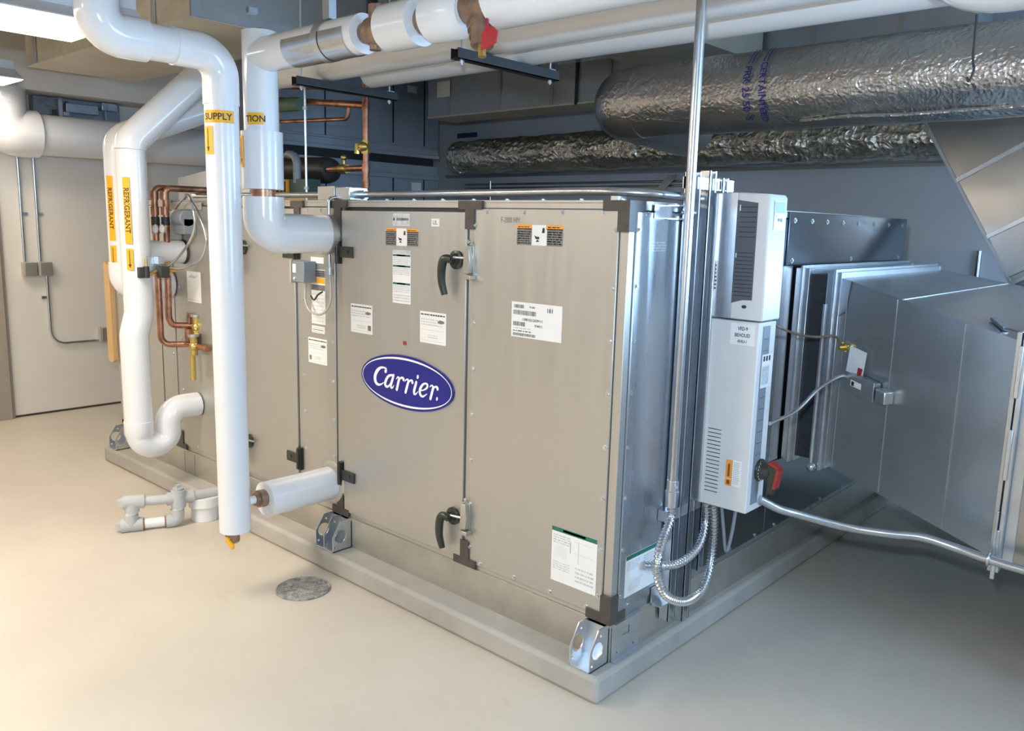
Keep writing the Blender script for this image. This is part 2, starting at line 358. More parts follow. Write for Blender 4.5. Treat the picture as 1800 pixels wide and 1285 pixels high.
# base rail, made of folded sheet with joints
mb = MB().box(L0, 0.004, -0.004, YE, 0.097, ZB - 0.006).box(L0 - 0.002, 0.006, -0.008, YE, ZB - 0.012, ZB)
for x in (-2.05, -1.44, -2.96, -3.08): mb.box(x, x + 0.003, -0.006, -0.003, 0.099, ZB - 0.012)
obj('base_rail', mb, galv_base, AH)
# casing core (dark seams show between the panels)
mb = MB().box(L0 + 0.012, -0.012, 0.012, 1.17, ZB, ZT - 0.01).box(L0 + 0.012, -0.25, 1.17, YE - 0.012, ZB, ZT - 0.01)
mb.box(-0.25, -0.012, 1.17, YE - 0.012, ZB, 0.585).box(-0.25, -0.012, 1.17, YE - 0.012, 1.45, ZT - 0.01)
obj('casing', mb, black, AH)
obj('roof_panel', MB().box(L0, 0, 0, YE, ZT - 0.008, ZT), galv, AH)
def post(x0, x1, y0=0.0, y1=0.012): return obj('frame_post', MB().box(x0, x1, y0, y1, ZB, ZT - 0.008), galv, AH, bevel=0.002)
post(-0.034, 0.0, 0.0, 0.034); post(-0.722, -0.697); post(-1.562, -1.507); post(-1.873, -1.832); post(-2.462, -2.395); post(-3.125, -3.075); post(L0, L0 + 0.04)
obj('top_rail', MB().box(L0, -0.034, 0.0, 0.012, 1.655, ZT - 0.008), galv, AH, bevel=0.002)
obj('bottom_rail', MB().box(L0, -0.034, 0.0, 0.012, ZB, 0.266), galv, AH, bevel=0.002)
def fpanel(name, x0, x1, z0, z1, t=0.006): return obj(name, MB().box(x0, x1, -t, 0.01, z0, z1), galv, AH, bevel=0.0025)
PZ0, PZ1 = 0.262, 1.654
p2_ = fpanel('access_panel', -0.697, -0.036, 0.258, 1.654)
d1 = fpanel('access_door', -1.507, -0.726, 0.262, 1.640, 0.010)
pn = fpanel('pipe_panel', -1.828, -1.566, 0.266, 1.652)
d2 = fpanel('access_door', -2.392, -1.878, 0.262, 1.645, 0.010)
pc = fpanel('coil_panel', -3.072, -2.465, 0.266, 1.652)
pe = fpanel('end_panel', -3.905, -3.128, 0.266, 1.652)
obj('panel_seam', MB().box(-3.30, -3.293, -0.0075, -0.006, 0.27, 1.65), black, pe)
# corner brackets of dark plastic
def bracket(cx, z, up, l=0.062, w_=0.024, side='F', full=True):
    mb = MB(); s_ = 1 if up else -1
    o = [(-l, 0), (l, 0), (l, .032), (w_, .032), (w_, .105), (-w_, .105), (-w_, .032), (-l, .032)]
    mb.prism([(cx + a, z + s_ * b) for a, b in (o if up else o[::-1])], -0.0125, 0.0)
    return obj('corner_bracket', mb, bracketm, AH)
for cx in (-1.535, -0.710): bracket(cx, 0.242, True); bracket(cx, 1.682, False)
bracket(-2.425, 0.242, True); bracket(-3.10, 0.242, True); bracket(-1.852, 1.682, False, l=0.05)
def corner(z, up):
    s_ = 1 if up else -1
    mb = MB(); o = [(-0.098, 0), (0.008, 0), (0.008, .100), (-0.038, .100), (-0.038, .034), (-0.098, .034)]
    mb.prism([(a, z + s_ * b) for a, b in (o if up else o[::-1])], -0.0125, -0.002)
    o = [(-0.002, 0), (0.080, 0), (0.080, .034), (0.034, .034), (0.034, .100), (-0.002, .100)]
    mb.prism([(a, z + s_ * b) for a, b in (o if up else o[::-1])], 0.001, 0.008, 'x')
    return obj('corner_bracket', mb, bracketm, AH)
corner(0.240, True); corner(1.684, False)
# side face (x = 0)
def spanel(name, y0, y1, z0, z1, m=galv_side, t=0.006): return obj(name, MB().box(-0.01, t, y0, y1, z0, z1), m, AH, bevel=0.0025)
obj('side_rail', MB().box(-0.012, 0.002, 0.034, YE, 1.655, ZT - 0.008), galv_side, AH)
obj('side_rail', MB().box(-0.012, 0.002, 0.034, YE, ZB, 0.272), galv_side, AH)
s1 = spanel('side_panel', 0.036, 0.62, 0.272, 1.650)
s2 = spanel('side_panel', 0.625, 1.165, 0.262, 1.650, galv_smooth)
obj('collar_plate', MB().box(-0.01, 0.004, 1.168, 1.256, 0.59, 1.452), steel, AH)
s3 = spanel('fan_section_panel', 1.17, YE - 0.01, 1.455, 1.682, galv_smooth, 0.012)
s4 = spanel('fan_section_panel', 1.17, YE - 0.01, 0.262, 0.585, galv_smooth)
for y in (1.22, 1.40, 1.57, 1.76, 1.96, 2.18, 2.40, 2.62): screw(s3, (0.012, y, 1.645), (1, 0, 0), 0.009)
for y in (1.22, 1.9, 2.6): screw(s3, (0.012, y, 1.475), (1, 0, 0), 0.009)
for y in (0.10, 0.67, 0.85, 1.08): screw(s1 if y < .6 else s2, (0.006, y, 0.275 if y > .2 else 0.282), (1, 0, 0))
for y in (1.275, 1.52, 1.8, 2.1, 2.4): screw(s4, (0.006, y, 0.272), (1, 0, 0))
for z in (1.592, 1.41, 1.23, 1.054, 0.865, 0.687, 0.50, 0.33): screw(s1, (0.006, 0.048, z), (1, 0, 0))
for y in (0.097, 0.25): screw(s1, (0.006, y, 1.64), (1, 0, 0), 0.009)
# front screws
for x, z in ((-0.626, 1.642), (-0.444, 1.642), (-0.272, 1.644), (-0.099, 1.644), (-0.682, 1.592), (-0.682, 1.409), (-0.682, 1.226), (-0.682, 1.048), (-0.684, 0.867), (-0.684, 0.683), (-0.686, 0.505), (-0.686, 0.326),
             (-0.624, 0.272), (-0.445, 0.274), (-0.268, 0.274), (-0.10, 0.274), (-0.050, 1.588), (-0.050, 1.401), (-0.050, 1.228), (-0.050, 1.049), (-0.050, 0.865), (-0.050, 0.684), (-0.050, 0.5), (-0.050, 0.33)):
    screw(p2_, (x, -0.006, z), (0, -1, 0))
for x, z in ((-1.813, 1.223), (-1.813, 1.044), (-1.815, 0.862), (-1.815, 0.686), (-1.815, 0.504), (-1.584, 1.046), (-1.584, 0.866), (-1.584, 0.683), (-1.584, 0.507), (-1.584, 1.45), (-1.77, 1.64), (-1.67, 1.64)):
    screw(pn, (x, -0.006, z), (0, -1, 0))
for x, z in ((-3.05, 1.2), (-3.05, 0.9), (-3.05, 0.6), (-2.9, 0.285), (-2.7, 0.285), (-3.05, 1.5)): screw(pc, (x, -0.006, z), (0, -1, 0))
for x, z in ((-3.88, 1.5), (-3.88, 1.1), (-3.88, 0.85), (-3.88, 0.6), (-3.88, 0.35), (-3.15, 0.8), (-3.15, 1.2), (-3.15, 0.5)): screw(pe, (x, -0.006, z), (0, -1, 0))
for i in range(9): screw(AH, (-1.40 + i * 0.17, 0.02, ZT), (0, 0, 1), 0.008)
# hinges
def hinge(x, z, d, par):
    mb = MB().box(x - 0.016 * d, x + 0.012 * d, -0.020, -0.002, z - 0.055, z + 0.055).cyl((x, -0.022, z - 0.05), (x, -0.022, z + 0.05), 0.009, seg=12)
    mb.box(x, x + 0.105 * d, -0.018, -0.010, z - 0.026, z + 0.022).cyl((x + 0.07 * d, -0.018, z), (x + 0.07 * d, -0.021, z), 0.008, seg=10)
    return obj('hinge', mb, handlem, par)
hinge(-1.528, 1.462, 1, d1); hinge(-1.528, 0.440, 1, d1); hinge(-1.862, 1.440, -1, d2); hinge(-1.862, 0.440, -1, d2)
# lever handles
def handle(hx, z, par, d=-1, s_=1.0):
    mb = MB(); y0 = -0.010
    mb.tube([(hx, y0, z), (hx, y0 - 0.010, z), (hx, y0 - 0.014, z), (hx, y0 - 0.024, z)], [0.036 * s_, 0.036 * s_, 0.026 * s_, 0.022 * s_], 28)
    mb.cyl((hx, y0 - 0.02, z), (hx, y0 - 0.045, z), 0.013 * s_)
    p = spline([(hx + 0.008, -0.046, z + 0.004), (hx + d * 0.014, -0.050, z + 0.006), (hx + d * 0.032, -0.052, z - 0.002), (hx + d * 0.040, -0.054, z - 0.035), (hx + d * 0.041, -0.052, z - 0.085), (hx + d * 0.030, -0.046, z - 0.135)], 6)
    mb.tube(p, [0.0125 + 0.0045 * math.sin(PI * i / (len(p) - 1)) for i in range(len(p))], 14)
    h = obj('handle', mb, handlem, par)
    obj('cam_pin', MB().cyl((hx + 0.004, -0.040, z + 0.01), (hx + 0.062, -0.026, z + 0.01), 0.005, seg=10), steel, par)
    return h
handle(-0.775, 1.460, d1); handle(-0.772, 0.435, d1)
handle(-2.330, 1.450, d2, -1, 1.0); handle(-2.322, 0.440, d2, -1, 1.0)
def keeper(x, z):
    mb = MB().box(x - 0.022, x + 0.020, -0.014, -0.002, z - 0.055, z + 0.055).prism([(x - 0.016, z - 0.05), (x + 0.016, z - 0.05), (x + 0.022, z + 0.0), (x + 0.012, z + 0.055), (x - 0.010, z + 0.055)], -0.034, -0.014)
    mb.box(x - 0.01, x + 0.03, -0.04, -0.006, z - 0.072, z - 0.055).cyl((x, -0.012, z + 0.068), (x, -0.022, z + 0.068), 0.008, seg=10)
    return obj('latch_keeper', mb, galv_base, AH, bevel=0.002)
keeper(-0.706, 1.462); keeper(-0.702, 0.452)
# ---- badge
C0 = Vector((-1.071, 0, 0.937)); A_, B_ = 0.292, 0.1135
def ell(a, b, n=72, dz=0): return [(a * math.cos(2 * PI * i / n), b * math.sin(2 * PI * i / n) + dz) for i in range(n)]
mb = MB().prism([(C0.x + p[0], C0.z + p[1]) for p in ell(A_, B_)], -0.0165, -0.010)
badge = obj('badge', mb, blue, d1, label='oval blue badge')
mb = MB(); n = 96; vs = []; fs = []
for i in range(n):
    t = 2 * PI * i / n; th = 0.0025 + 0.0062 * abs(math.sin(t)) ** 1.5
    vs += [(C0.x + (A_ - 0.0085) * math.cos(t), -0.0172, C0.z + (B_ - 0.0100) * math.sin(t)), (C0.x + (A_ - 0.0085 - 0.0035) * math.cos(t), -0.0172, C0.z + (B_ - 0.0100 - th) * math.sin(t))]
for i in range(n): j = (i + 1) % n; fs.append((2 * i, 2 * i + 1, 2 * j + 1, 2 * j))
mb.add(vs, fs, 0, False)
obj('badge_ring', mb, white, badge)
GL = [[(-0.1251,0.0429,0.0158),(-0.1221,0.0533,0.0107),(-0.1355,0.0577,0.007),(-0.1587,0.0541,0.0109),(-0.1802,0.039,0.0167),(-0.1948,0.0167,0.0181),(-0.196,-0.0038,0.0182),(-0.1862,-0.0176,0.0149),(-0.1686,-0.0213,0.0097),(-0.151,-0.0154,0.0064),(-0.1386,-0.0075,0.0038)],[(-0.0715,0.0317,0.0094),(-0.0878,0.0319,0.0094),(-0.1087,0.0227,0.0126),(-0.124,0.0017,0.0146),(-0.1278,-0.0139,0.0146),(-0.117,-0.0224,0.0108),(-0.101,-0.0149,0.0082),(-0.0877,0.002,0.0069),(-0.0783,0.0208,0.0094)],[(-0.0715,0.0342,0.0112),(-0.0802,0.0131,0.0138),(-0.0888,-0.0081,0.0138),(-0.0888,-0.0206,0.012),(-0.0782,-0.0202,0.0069),(-0.0699,-0.009,0.0031)],[(-0.055,0.0205,0.0037),(-0.0446,0.0294,0.0074),(-0.0364,0.0244,0.0123),(-0.0426,0.0038,0.0142),(-0.0511,-0.0243,0.0137)],[(-0.0363,0.0146,0.0056),(-0.026,0.0284,0.008),(-0.0131,0.0302,0.0122),(-0.0076,0.0249,0.0141),(-0.0083,0.0231,0.0122)],[(0.0006,0.0187,0.0037),(0.0126,0.0278,0.0073),(0.0235,0.0233,0.0121),(0.0153,0.0001,0.014),(0.0056,-0.0271,0.0134)],[(0.0236,0.0136,0.0055),(0.0343,0.0261,0.0078),(0.0452,0.027,0.012),(0.0488,0.021,0.0138),(0.0477,0.0191,0.012)],[(0.0724,0.0250,0.0125),(0.0686,0.013,0.0137),(0.0599,-0.0101,0.0138),(0.06,-0.0247,0.012),(0.0707,-0.0242,0.0066),(0.0824,-0.0127,0.003)],[(0.0822,0.0522,0.0110),(0.0812,0.0480,0.0135),(0.0798,0.0450,0.0110)],[(0.1025,-0.0048,0.0053),(0.12,0.0003,0.0059),(0.1373,0.0114,0.0099),(0.1406,0.0238,0.0117),(0.1284,0.028,0.0076),(0.111,0.0194,0.0106),(0.0971,0.0004,0.0136),(0.0955,-0.0167,0.0137),(0.1045,-0.0274,0.0107),(0.1185,-0.0263,0.0077),(0.1386,-0.0135,0.0029)],[(0.1545,0.0176,0.0035),(0.1648,0.0251,0.007),(0.1751,0.0195,0.0116),(0.1686,-0.0029,0.0133),(0.1597,-0.03,0.0128)],[(0.1763,0.0114,0.0052),(0.1853,0.0223,0.0075),(0.1972,0.0229,0.0115),(0.2014,0.0176,0.0132),(0.2007,0.0152,0.0115)],[(0.1996,-0.0205,0.0086),(0.1986,-0.0242,0.0115),(0.1973,-0.028,0.0086)]]
mb = MB()
def stroke(mb, pts, depth):
    P = [Vector((p[0], p[1])) for p in pts]; W_ = [p[2] for p in pts]; Q = []; QW = []
    PP = [2 * P[0] - P[1]] + P + [2 * P[-1] - P[-2]]; WW = [W_[0]] + W_ + [W_[-1]]
    for i in range(1, len(PP) - 2):
        for k in range(6):
            t = k / 6; a, b, c, d = PP[i - 1:i + 3]
            Q.append(0.5 * ((2 * b) + (c - a) * t + (2 * a - 5 * b + 4 * c - d) * t * t + (3 * b - a - 3 * c + d) * t ** 3)); QW.append(WW[i] * (1 - t) + WW[i + 1] * t)
    Q.append(P[-1]); QW.append(W_[-1])
    vs = []; fs = []
    for i, q in enumerate(Q):
        d = (Q[min(i + 1, len(Q) - 1)] - Q[max(i - 1, 0)]).normalized(); nn = Vector((-d.y, d.x)) * QW[i] / 2
        vs += [(C0.x + (q + nn).x, depth, 0.925 + (q + nn).y), (C0.x + (q - nn).x, depth, 0.925 + (q - nn).y)]
    fs = [(2 * i, 2 * i + 1, 2 * i + 3, 2 * i + 2) for i in range(len(Q) - 1)]
    mb.add(vs, fs, 0, False)
    for q, ww in ((Q[0], QW[0]), (Q[-1], QW[-1])):
        c = [(C0.x + q.x + p[0], depth - 0.00005, 0.925 + q.y + p[1]) for p in circ(0, 0, ww / 2, 12)]; mb.add(c, [tuple(range(12))], 0, False)
for i, st in enumerate(GL): stroke(mb, st, -0.0172 - i * 0.00006)
obj('badge_lettering', mb, white, badge, label='white script word Carrier')
# ---- stickers on the door and panels
F6, F10 = 0.006, 0.010
sticker('data_label', d1, 'F', -1.155, -1.052, 1.582, 1.630, [('r', 0.02, 0.98, 0.05, 0.96, 3), ('r', 0.0, 1, 0.0, 0.3, 0), ('b', 0.22, 0.95, 0.42, 0.64, 1), ('r', 0.03, 0.10, 0.42, 0.64, 1)], off=F10, label='small pale label with a bar code')
WARN = [('r', 0.0, 0.33, 0.0, 0.82, 2), ('r', 0.66, 1, 0.0, 0.82, 2), ('r', 0, 0.33, 0.78, 1, 4), ('r', 0.64, 1, 0.78, 1, 4), ('t', 0.02, 0.31, 0.05, 0.72, 6, 3), ('t', 0.68, 0.98, 0.05, 0.72, 6, 3),
        ('f', [(0.38, 0.52), (0.42, 0.44), (0.50, 0.42), (0.49, 0.30), (0.42, 0.32)], 1), ('f', [(0.42, 0.18), (0.50, 0.18), (0.46, 0.30)], 1), ('f', [(0.55, 0.62), (0.61, 0.62), (0.61, 0.85), (0.57, 0.88)], 1), ('t', 0.03, 0.30, 0.84, 0.95, 1, 7), ('t', 0.68, 0.95, 0.84, 0.95, 1, 7)]
sticker('warning_label', d1, 'F', -1.201, -0.997, 1.501, 1.571, WARN, off=F10, label='orange and black warning label')
sticker('warning_label', p2_, 'F', -0.473, -0.263, 1.528, 1.599, WARN, off=F6, label='orange and black warning label')
sticker('approval_label', d1, 'F', -0.922, -0.877, 1.583, 1.613, [('x', 'UL', 0.5, 0.5, 0.55, 2)], off=F10)
sticker('data_label', d1, 'F', -1.157, -1.044, 1.265, 1.483,
        [('r', 0.0, 1, 0.93, 0.999, 3)] + sum([[('r', 0.02, 0.98, v, v + 0.035, 5), ('r', 0.25, 0.72, v + 0.005, v + 0.03, 3), ('t', 0.04, 0.96, v - 0.15, v - 0.01, 4, 3)] for v in (0.885, 0.685, 0.355)], []) + [('t', 0.04, 0.96, 0.03, 0.18, 3, 3)], off=F10, label='tall narrow white label with green bands')
DOC = [('t', 0.04, 0.96, 0.86, 0.96, 1, 1), ('t', 0.04, 0.9, 0.55, 0.80, 3, 3), ('f', [(0.68, 0.72), (0.78, 0.77), (0.93, 0.75), (0.95, 0.69), (0.82, 0.66), (0.70, 0.68)], 2), ('r', 0.05, 0.95, 0.42, 0.43, 3), ('r', 0.05, 0.95, 0.08, 0.09, 3), ('t', 0.3, 0.7, 0.16, 0.3, 2, 3)]
sticker('instruction_label', d1, 'F', -1.443, -1.293, 1.113, 1.239, DOC + [('r', 0.8, 0.94, 0.12, 0.3, 2)], off=F10, label='white instruction sheet')
sticker('instruction_label', d1, 'F', -0.985, -0.832, 1.119, 1.246, DOC, off=F10, label='white instruction sheet')
sticker('red_mark', d1, 'F', -1.090, -1.070, 1.094, 1.110, [], base=9, off=F10)
sticker('shipping_label', p2_, 'F', -0.490, -0.255, 1.197, 1.324,
        [('b', 0.05, 0.25, 0.83, 0.93, 2), ('x', '79 680', 0.42, 0.88, 0.055, 1), ('x', '181', 0.77, 0.84, 0.12, 1), ('b', 0.04, 0.50, 0.64, 0.77, 2), ('x', '139810212039111', 0.43, 0.52, 0.075, 1), ('b', 0.04, 0.28, 0.32, 0.44, 2), ('x', '934011', 0.55, 0.37, 0.07, 1),
         ('t', 0.04, 0.4, 0.22, 0.30, 1, 3), ('t', 0.04, 0.42, 0.15, 0.21, 1, 1), ('b', 0.04, 0.50, 0.04, 0.12, 2)], off=F6, label='white shipping label with bar codes')
vs, fs, wd = text2d('F-2III0 HM', 0.020)
obj('embossed_mark', MB().add([(-0.508 + p[0] * 0.75, -0.0066, 1.614 + p[1]) for p in vs], fs, 0, False), greyink, p2_)
GREEN = [('r', 0.0, 1.0, 0.92, 1.0, 5), ('r', 0.25, 0.75, 0.94, 0.98, 3), ('t', 0.04, 0.42, 0.70, 0.88, 4, 3), ('f', [(0.05, 0.45), (0.35, 0.45), (0.33, 0.62), (0.22, 0.68), (0.08, 0.64)], 8), ('t', 0.05, 0.42, 0.22, 0.38, 4, 3), ('t', 0.55, 0.95, 0.1, 0.4, 4, 3), ('r', 0.5, 0.95, 0.83, 0.835, 3), ('r', 0.5, 0.95, 0.62, 0.625, 3), ('r', 0.60, 0.61, 0.45, 0.85, 3), ('r', 0.42, 0.43, 0.6, 0.8, 2)]
sticker('instruction_label', p2_, 'F', -0.265, -0.063, 0.326, 0.532, GREEN, off=F6, label='large white sheet with a green band')
arcs = []
for k in range(6):
    for i in range(5):
        u0 = 0.12 + 0.06 * k; a = i * 0.28; arcs.append(('f', [(u0 + 0.16 * (1 - math.cos(a)), 0.12 + 0.26 * math.sin(a)), (u0 + 0.16 * (1 - math.cos(a)) + 0.012, 0.12 + 0.26 * math.sin(a)), (u0 + 0.012 + 0.16 * (1 - math.cos(a + 0.28)), 0.12 + 0.26 * math.sin(a + 0.28)), (u0 + 0.16 * (1 - math.cos(a + 0.28)), 0.12 + 0.26 * math.sin(a + 0.28))], 3))
sticker('instruction_label', s1, 'S', 0.070, 0.276, 0.315, 0.468, [('r', 0, 1, 0.90, 1.0, 5), ('t', 0.04, 0.42, 0.62, 0.85, 5, 3), ('t', 0.55, 0.95, 0.5, 0.85, 6, 3)] + arcs, off=F6, label='white sheet with a green band')
mb = MB()
for i in range(4):
    u = 0.105
    while u < 0.215: l = random.uniform(0.006, 0.02); mb.box(0.006, 0.0068, u, min(u + l, 0.218), 1.522 + i * 0.009, 1.526 + i * 0.009); u += l + 0.004
obj('printed_mark', mb, steel, s1)
# pipe panel labels
sticker('data_label', pn, 'F', -1.748, -1.647, 1.400, 1.428, [('r', 0, 1, 0, 1, 0)], off=F6)
sticker('wiring_label', pn, 'F', -1.748, -1.640, 1.120, 1.372, [('r', 0.0, 1, 0.86, 0.99, 2), ('t', 0.1, 0.95, 0.88, 0.98, 3, 0), ('r', 0.02, 0.98, 0.75, 0.85, 6), ('r', 0.0, 1, 0.62, 0.72, 2)] + [('r', 0.05, 0.95, 0.05 + 0.07 * i, 0.058 + 0.07 * i, 3) for i in range(8)] + [('r', 0.2 + 0.2 * i, 0.21 + 0.2 * i, 0.02, 0.6, 3) for i in range(4)], off=F6, label='white wiring diagram with a yellow band')
sticker('data_label', pn, 'F', -1.748, -1.648, 1.078, 1.110, [('r', 0.08, 0.92, 0.42, 0.50, 1), ('t', 0.1, 0.9, 0.6, 0.9, 1, 3), ('t', 0.1, 0.9, 0.1, 0.35, 1, 3)], off=F6)
sticker('instruction_label', pn, 'F', -1.779, -1.632, 0.932, 1.052, DOC + [('r', 0.06, 0.18, 0.12, 0.3, 2)], off=F6)
sticker('instruction_label', pc, 'F', -2.955, -2.80, 1.125, 1.295, [('f', [(0.1, 0.80), (0.35, 0.90), (0.6, 0.84), (0.9, 0.92), (0.6, 0.78)], 3), ('t', 0.1, 0.9, 0.05, 0.1, 1, 3)], off=F6)
# lifting feet of the unit, on the rail
def foot(x0, x1, plates):
    mb = MB()
    out = [(0.0, 0.0), (0.105, 0.0), (0.105, 0.072), (0.060, 0.142), (0.0, 0.142)]
    vs, fs = flatshape(out, [circ(0.062, 0.068, 0.031, 24), circ(0.048, 0.118, 0.006, 10), circ(0.092, 0.022, 0.006, 10)], 0.004)
    for px in plates: mb.add([(px + v.z, -0.004 - v.x, 0.098 + v.y) for v in vs], fs, 0, False)
    mb.box(x0, x1, -0.109, -0.004, 0.098, 0.102).box(x0, x1, -0.008, -0.004, 0.098, 0.238)
    return obj('lifting_foot', mb, steel, AH)
foot(-1.595, -1.460, (-1.593, -1.530, -1.462)); foot(-0.088, 0.0, (-0.086, -0.002)); foot(-3.90, -3.80, (-3.898, -3.802))
vs, fs = flatshape([(0, 0), (0.165, 0), (0.165, 0.150), (0.155, 0.156), (0.0, 0.156)], [[(0.062, 0.088), (0.108, 0.082), (0.108, 0.120), (0.058, 0.126)], circ(0.03, 0.03, 0.005, 8), circ(0.13, 0.03, 0.005, 8)], 0.004)
mb = MB().add([(0.008 + v.z, 0.006 + v.x, 0.098 + v.y * 0.9) for v in vs], fs, 0, False).box(0.006, 0.030, 0.006, 0.171, 0.098, 0.101).box(0.006, 0.020, 0.006, 0.171, 0.236, 0.241)
obj('lifting_foot', mb, steel, AH)
# ============================================================ INSULATED PIPES
def wrap(mb, cx, cy, r, a0, vs2, fs, z0, m=0, rot=False, axis='z'):
    """bend a flat drawing round an upright pipe; a0 = angle of its centre"""
    out = []
    for p in vs2:
        u, v = (p[0], p[1]) if not rot else (p[1], -p[0])
        a = a0 + u / r; out.append((cx + r * math.cos(a), cy + r * math.sin(a), z0 + v))
    mb.add(out, fs, m, False)
def band(mb, cx, cy, r, aa, ab, z0, z1, m=0, n=12):
    vs = []; fs = []
    for i in range(n + 1):
        a = aa + (ab - aa) * i / n
        for z in (z0, z1): vs.append((cx + r * math.cos(a), cy + r * math.sin(a), z))
    for i in range(n): fs.append((2 * i, 2 * i + 2, 2 * i + 3, 2 * i + 1))
    mb.add(vs, fs, m, True)
def pipe_label(par, cx, cy, r, a0, a1, z0, z1, txt, h, rot=False, arrow=False):
    mb = MB(); band(mb, cx, cy, r + 0.0012, a0, a1, z0, z1)
    o = obj('flow_label', mb, yellow, par, label='yellow pipe marker')
    mb = MB(); am = (a0 + a1) / 2; zm = (z0 + z1) / 2
    if txt: vs, fs, wd = text2d(txt, h, 0.02); wrap(mb, cx, cy, r + 0.002, am, vs, fs, zm, rot=rot)
    if arrow:
        H_ = (z1 - z0) * 0.42
        wrap(mb, cx, cy, r + 0.002, am, [(-0.002, H_), (0.002, H_), (0.002, -H_ * 0.7), (-0.002, -H_ * 0.7)], [(0, 1, 2, 3)], zm)
        wrap(mb, cx, cy, r + 0.002, am, [(-0.008, -H_ * 0.55), (0.008, -H_ * 0.55), (0.0, -H_)], [(0, 1, 2)], zm)
    obj('marker_print', mb, ink, o)
    return o
# --- supply riser: comes from the ceiling, elbows forward and drops to the floor
R1 = 0.065
P1 = thing('insulated_pipe', 'tall white insulated pipe marked SUPPLY with a down arrow, its capped foot above the floor', 'pipe', (-1.6, -0.51, 0.28))
obj('jacket', MB().tube(fillet([(-1.6, -0.51, 2.10), (-1.6, -0.51, 0.278)], 0), R1, 40, capm=1), [pvc, pvcend], P1)
obj('jacket', MB().tube([(-1.6, -0.66, 2.222), (-1.6, -0.88, 2.222)], R1, 40), pvc, P1)
obj('jacket', MB().tube([(-1.6, -0.965, 2.36), (-1.6, -0.965, 3.29)], R1, 40), pvc, P1)
obj('elbow_cover', MB().tube(fillet([(-1.6, -0.51, 2.03), (-1.6, -0.51, 2.222), (-1.6, -0.70, 2.222)], 0.115, 14), R1 + 0.004, 40), pvcf, P1)
obj('elbow_cover', MB().tube(fillet([(-1.6, -0.80, 2.222), (-1.6, -0.965, 2.222), (-1.6, -0.965, 2.42)], 0.092, 14), R1 + 0.010, 40), pvcf, P1)
ca = math.atan2(-1.7, 3.1)
pipe_label(P1, -1.6, -0.51, R1, ca - 1.25, ca + 0.75, 1.958, 2.005, 'SUPPLY', 0.026)
pipe_label(P1, -1.6, -0.51, R1, ca - 1.3, ca - 0.55, 1.838, 1.945, None, 0, arrow=True)
mb = MB().tube([(-1.6, -0.51, 0.279), (-1.6, -0.51, 0.262), (-1.605, -0.51, 0.236), (-1.595, -0.51, 0.222)], [0.020, 0.017, 0.022, 0.014], 16).cyl((-1.64, -0.53, 0.248), (-1.60, -0.52, 0.248), 0.008, seg=10)
dv = obj('drain_valve', mb, bronze, P1, label='brown bronze drain valve')
obj('valve_handle', MB().hexa([(-1.625, -0.545, 0.225), (-1.59, -0.535, 0.197), (-1.588, -0.522, 0.197), (-1.622, -0.53, 0.225)], [(-1.625, -0.545, 0.246), (-1.585, -0.535, 0.216), (-1.583, -0.522, 0.216), (-1.622, -0.53, 0.246)]), yellow, dv, bevel=0.003)
# --- return riser and the horizontal run it feeds
R2 = 0.070; cx, cy = -1.6, -0.335
P2 = thing('insulated_pipe', 'white insulated pipe with brown valves overhead, its elbow entering the unit beside the door', 'pipe', (cx, cy, 1.5))
obj('jacket', MB().tube([(cx, cy, 2.335), (cx, cy, 1.93)], R2, 40, capm=1), [pvc, pvcend], P2)
obj('jacket', MB().tube([(cx, cy, 1.945), (cx, cy, 1.715)], R2 + 0.014, 40, capm=1), [pvc, pvcend], P2, label='wider white sleeve')
obj('pipe', MB().tube([(cx, cy, 1.72), (cx, cy, 1.66)], 0.048, 24), copper, P2)
obj('plug', MB().ball((cx, cy, 2.333), 0.024, sc=(1, 1, 0.8)), copper, P2)
obj('elbow_cover', MB().tube(fillet([(cx, cy, 1.685), (cx, cy, 1.535), (cx, -0.045, 1.535)], 0.125, 16), 0.084, 44, capm=1), [pvcf, pvcend], P2)
obj('escutcheon', MB().cyl((cx, -0.045, 1.535), (cx, -0.006, 1.535), 0.092, 0.088, 40), galv, P2)
obj('jacket', MB().tube([(cx - 0.02, cy, 2.243), (-0.918, cy, 2.243)], 0.068, 40, capm=1), [pvc, pvcend], P2)
def half_sleeve(mb, x0, x1, y, z, r, a0, a1, n=24):
    vs = []; fs = []
    for i in range(n + 1):
        a = a0 + (a1 - a0) * i / n
        for x in (x0, x1): vs.append((x, y + r * math.cos(a), z + r * math.sin(a)))
    for i in range(n): fs.append((2 * i, 2 * i + 2, 2 * i + 3, 2 * i + 1))
    mb.add(vs, fs, 0, True)
mb = MB(); half_sleeve(mb, -1.34, -0.96, cy, 2.243, 0.0715, math.radians(165), math.radians(345))
obj('insulation_shield', mb, condm, P2, label='shiny metal half sleeve')
obj('valve_body', MB().tube([(-0.93, cy, 2.243), (-0.89, cy, 2.243), (-0.88, cy, 2.243), (-0.78, cy, 2.243)], [0.034, 0.040, 0.048, 0.034], 20).ball((-0.848, cy, 2.243), 0.050).cyl((-0.845, cy, 2.25), (-0.845, cy, 2.325), 0.034).cyl((-0.86, cy, 2.2), (-0.86, cy, 2.180), 0.02), bronze, P2, label='brown valve body')
obj('jacket', MB().tube([(-0.788, cy, 2.243), (-0.622, cy, 2.243)], 0.077, 40, capm=1), [pvc, pvcend], P2)
obj('pipe', MB().tube([(-0.63, cy, 2.243), (-0.61, cy, 2.243), (-0.58, cy, 2.243), (-0.55, cy, 2.243)], [0.034, 0.048, 0.048, 0.034], 20), bronze, P2)
obj('jacket', MB().tube([(-0.562, cy, 2.245), (-0.43, cy, 2.245), (-0.405, cy, 2.245)], [0.078, 0.078, 0.062], 40, capm=1), [pvc, pvcend], P2)
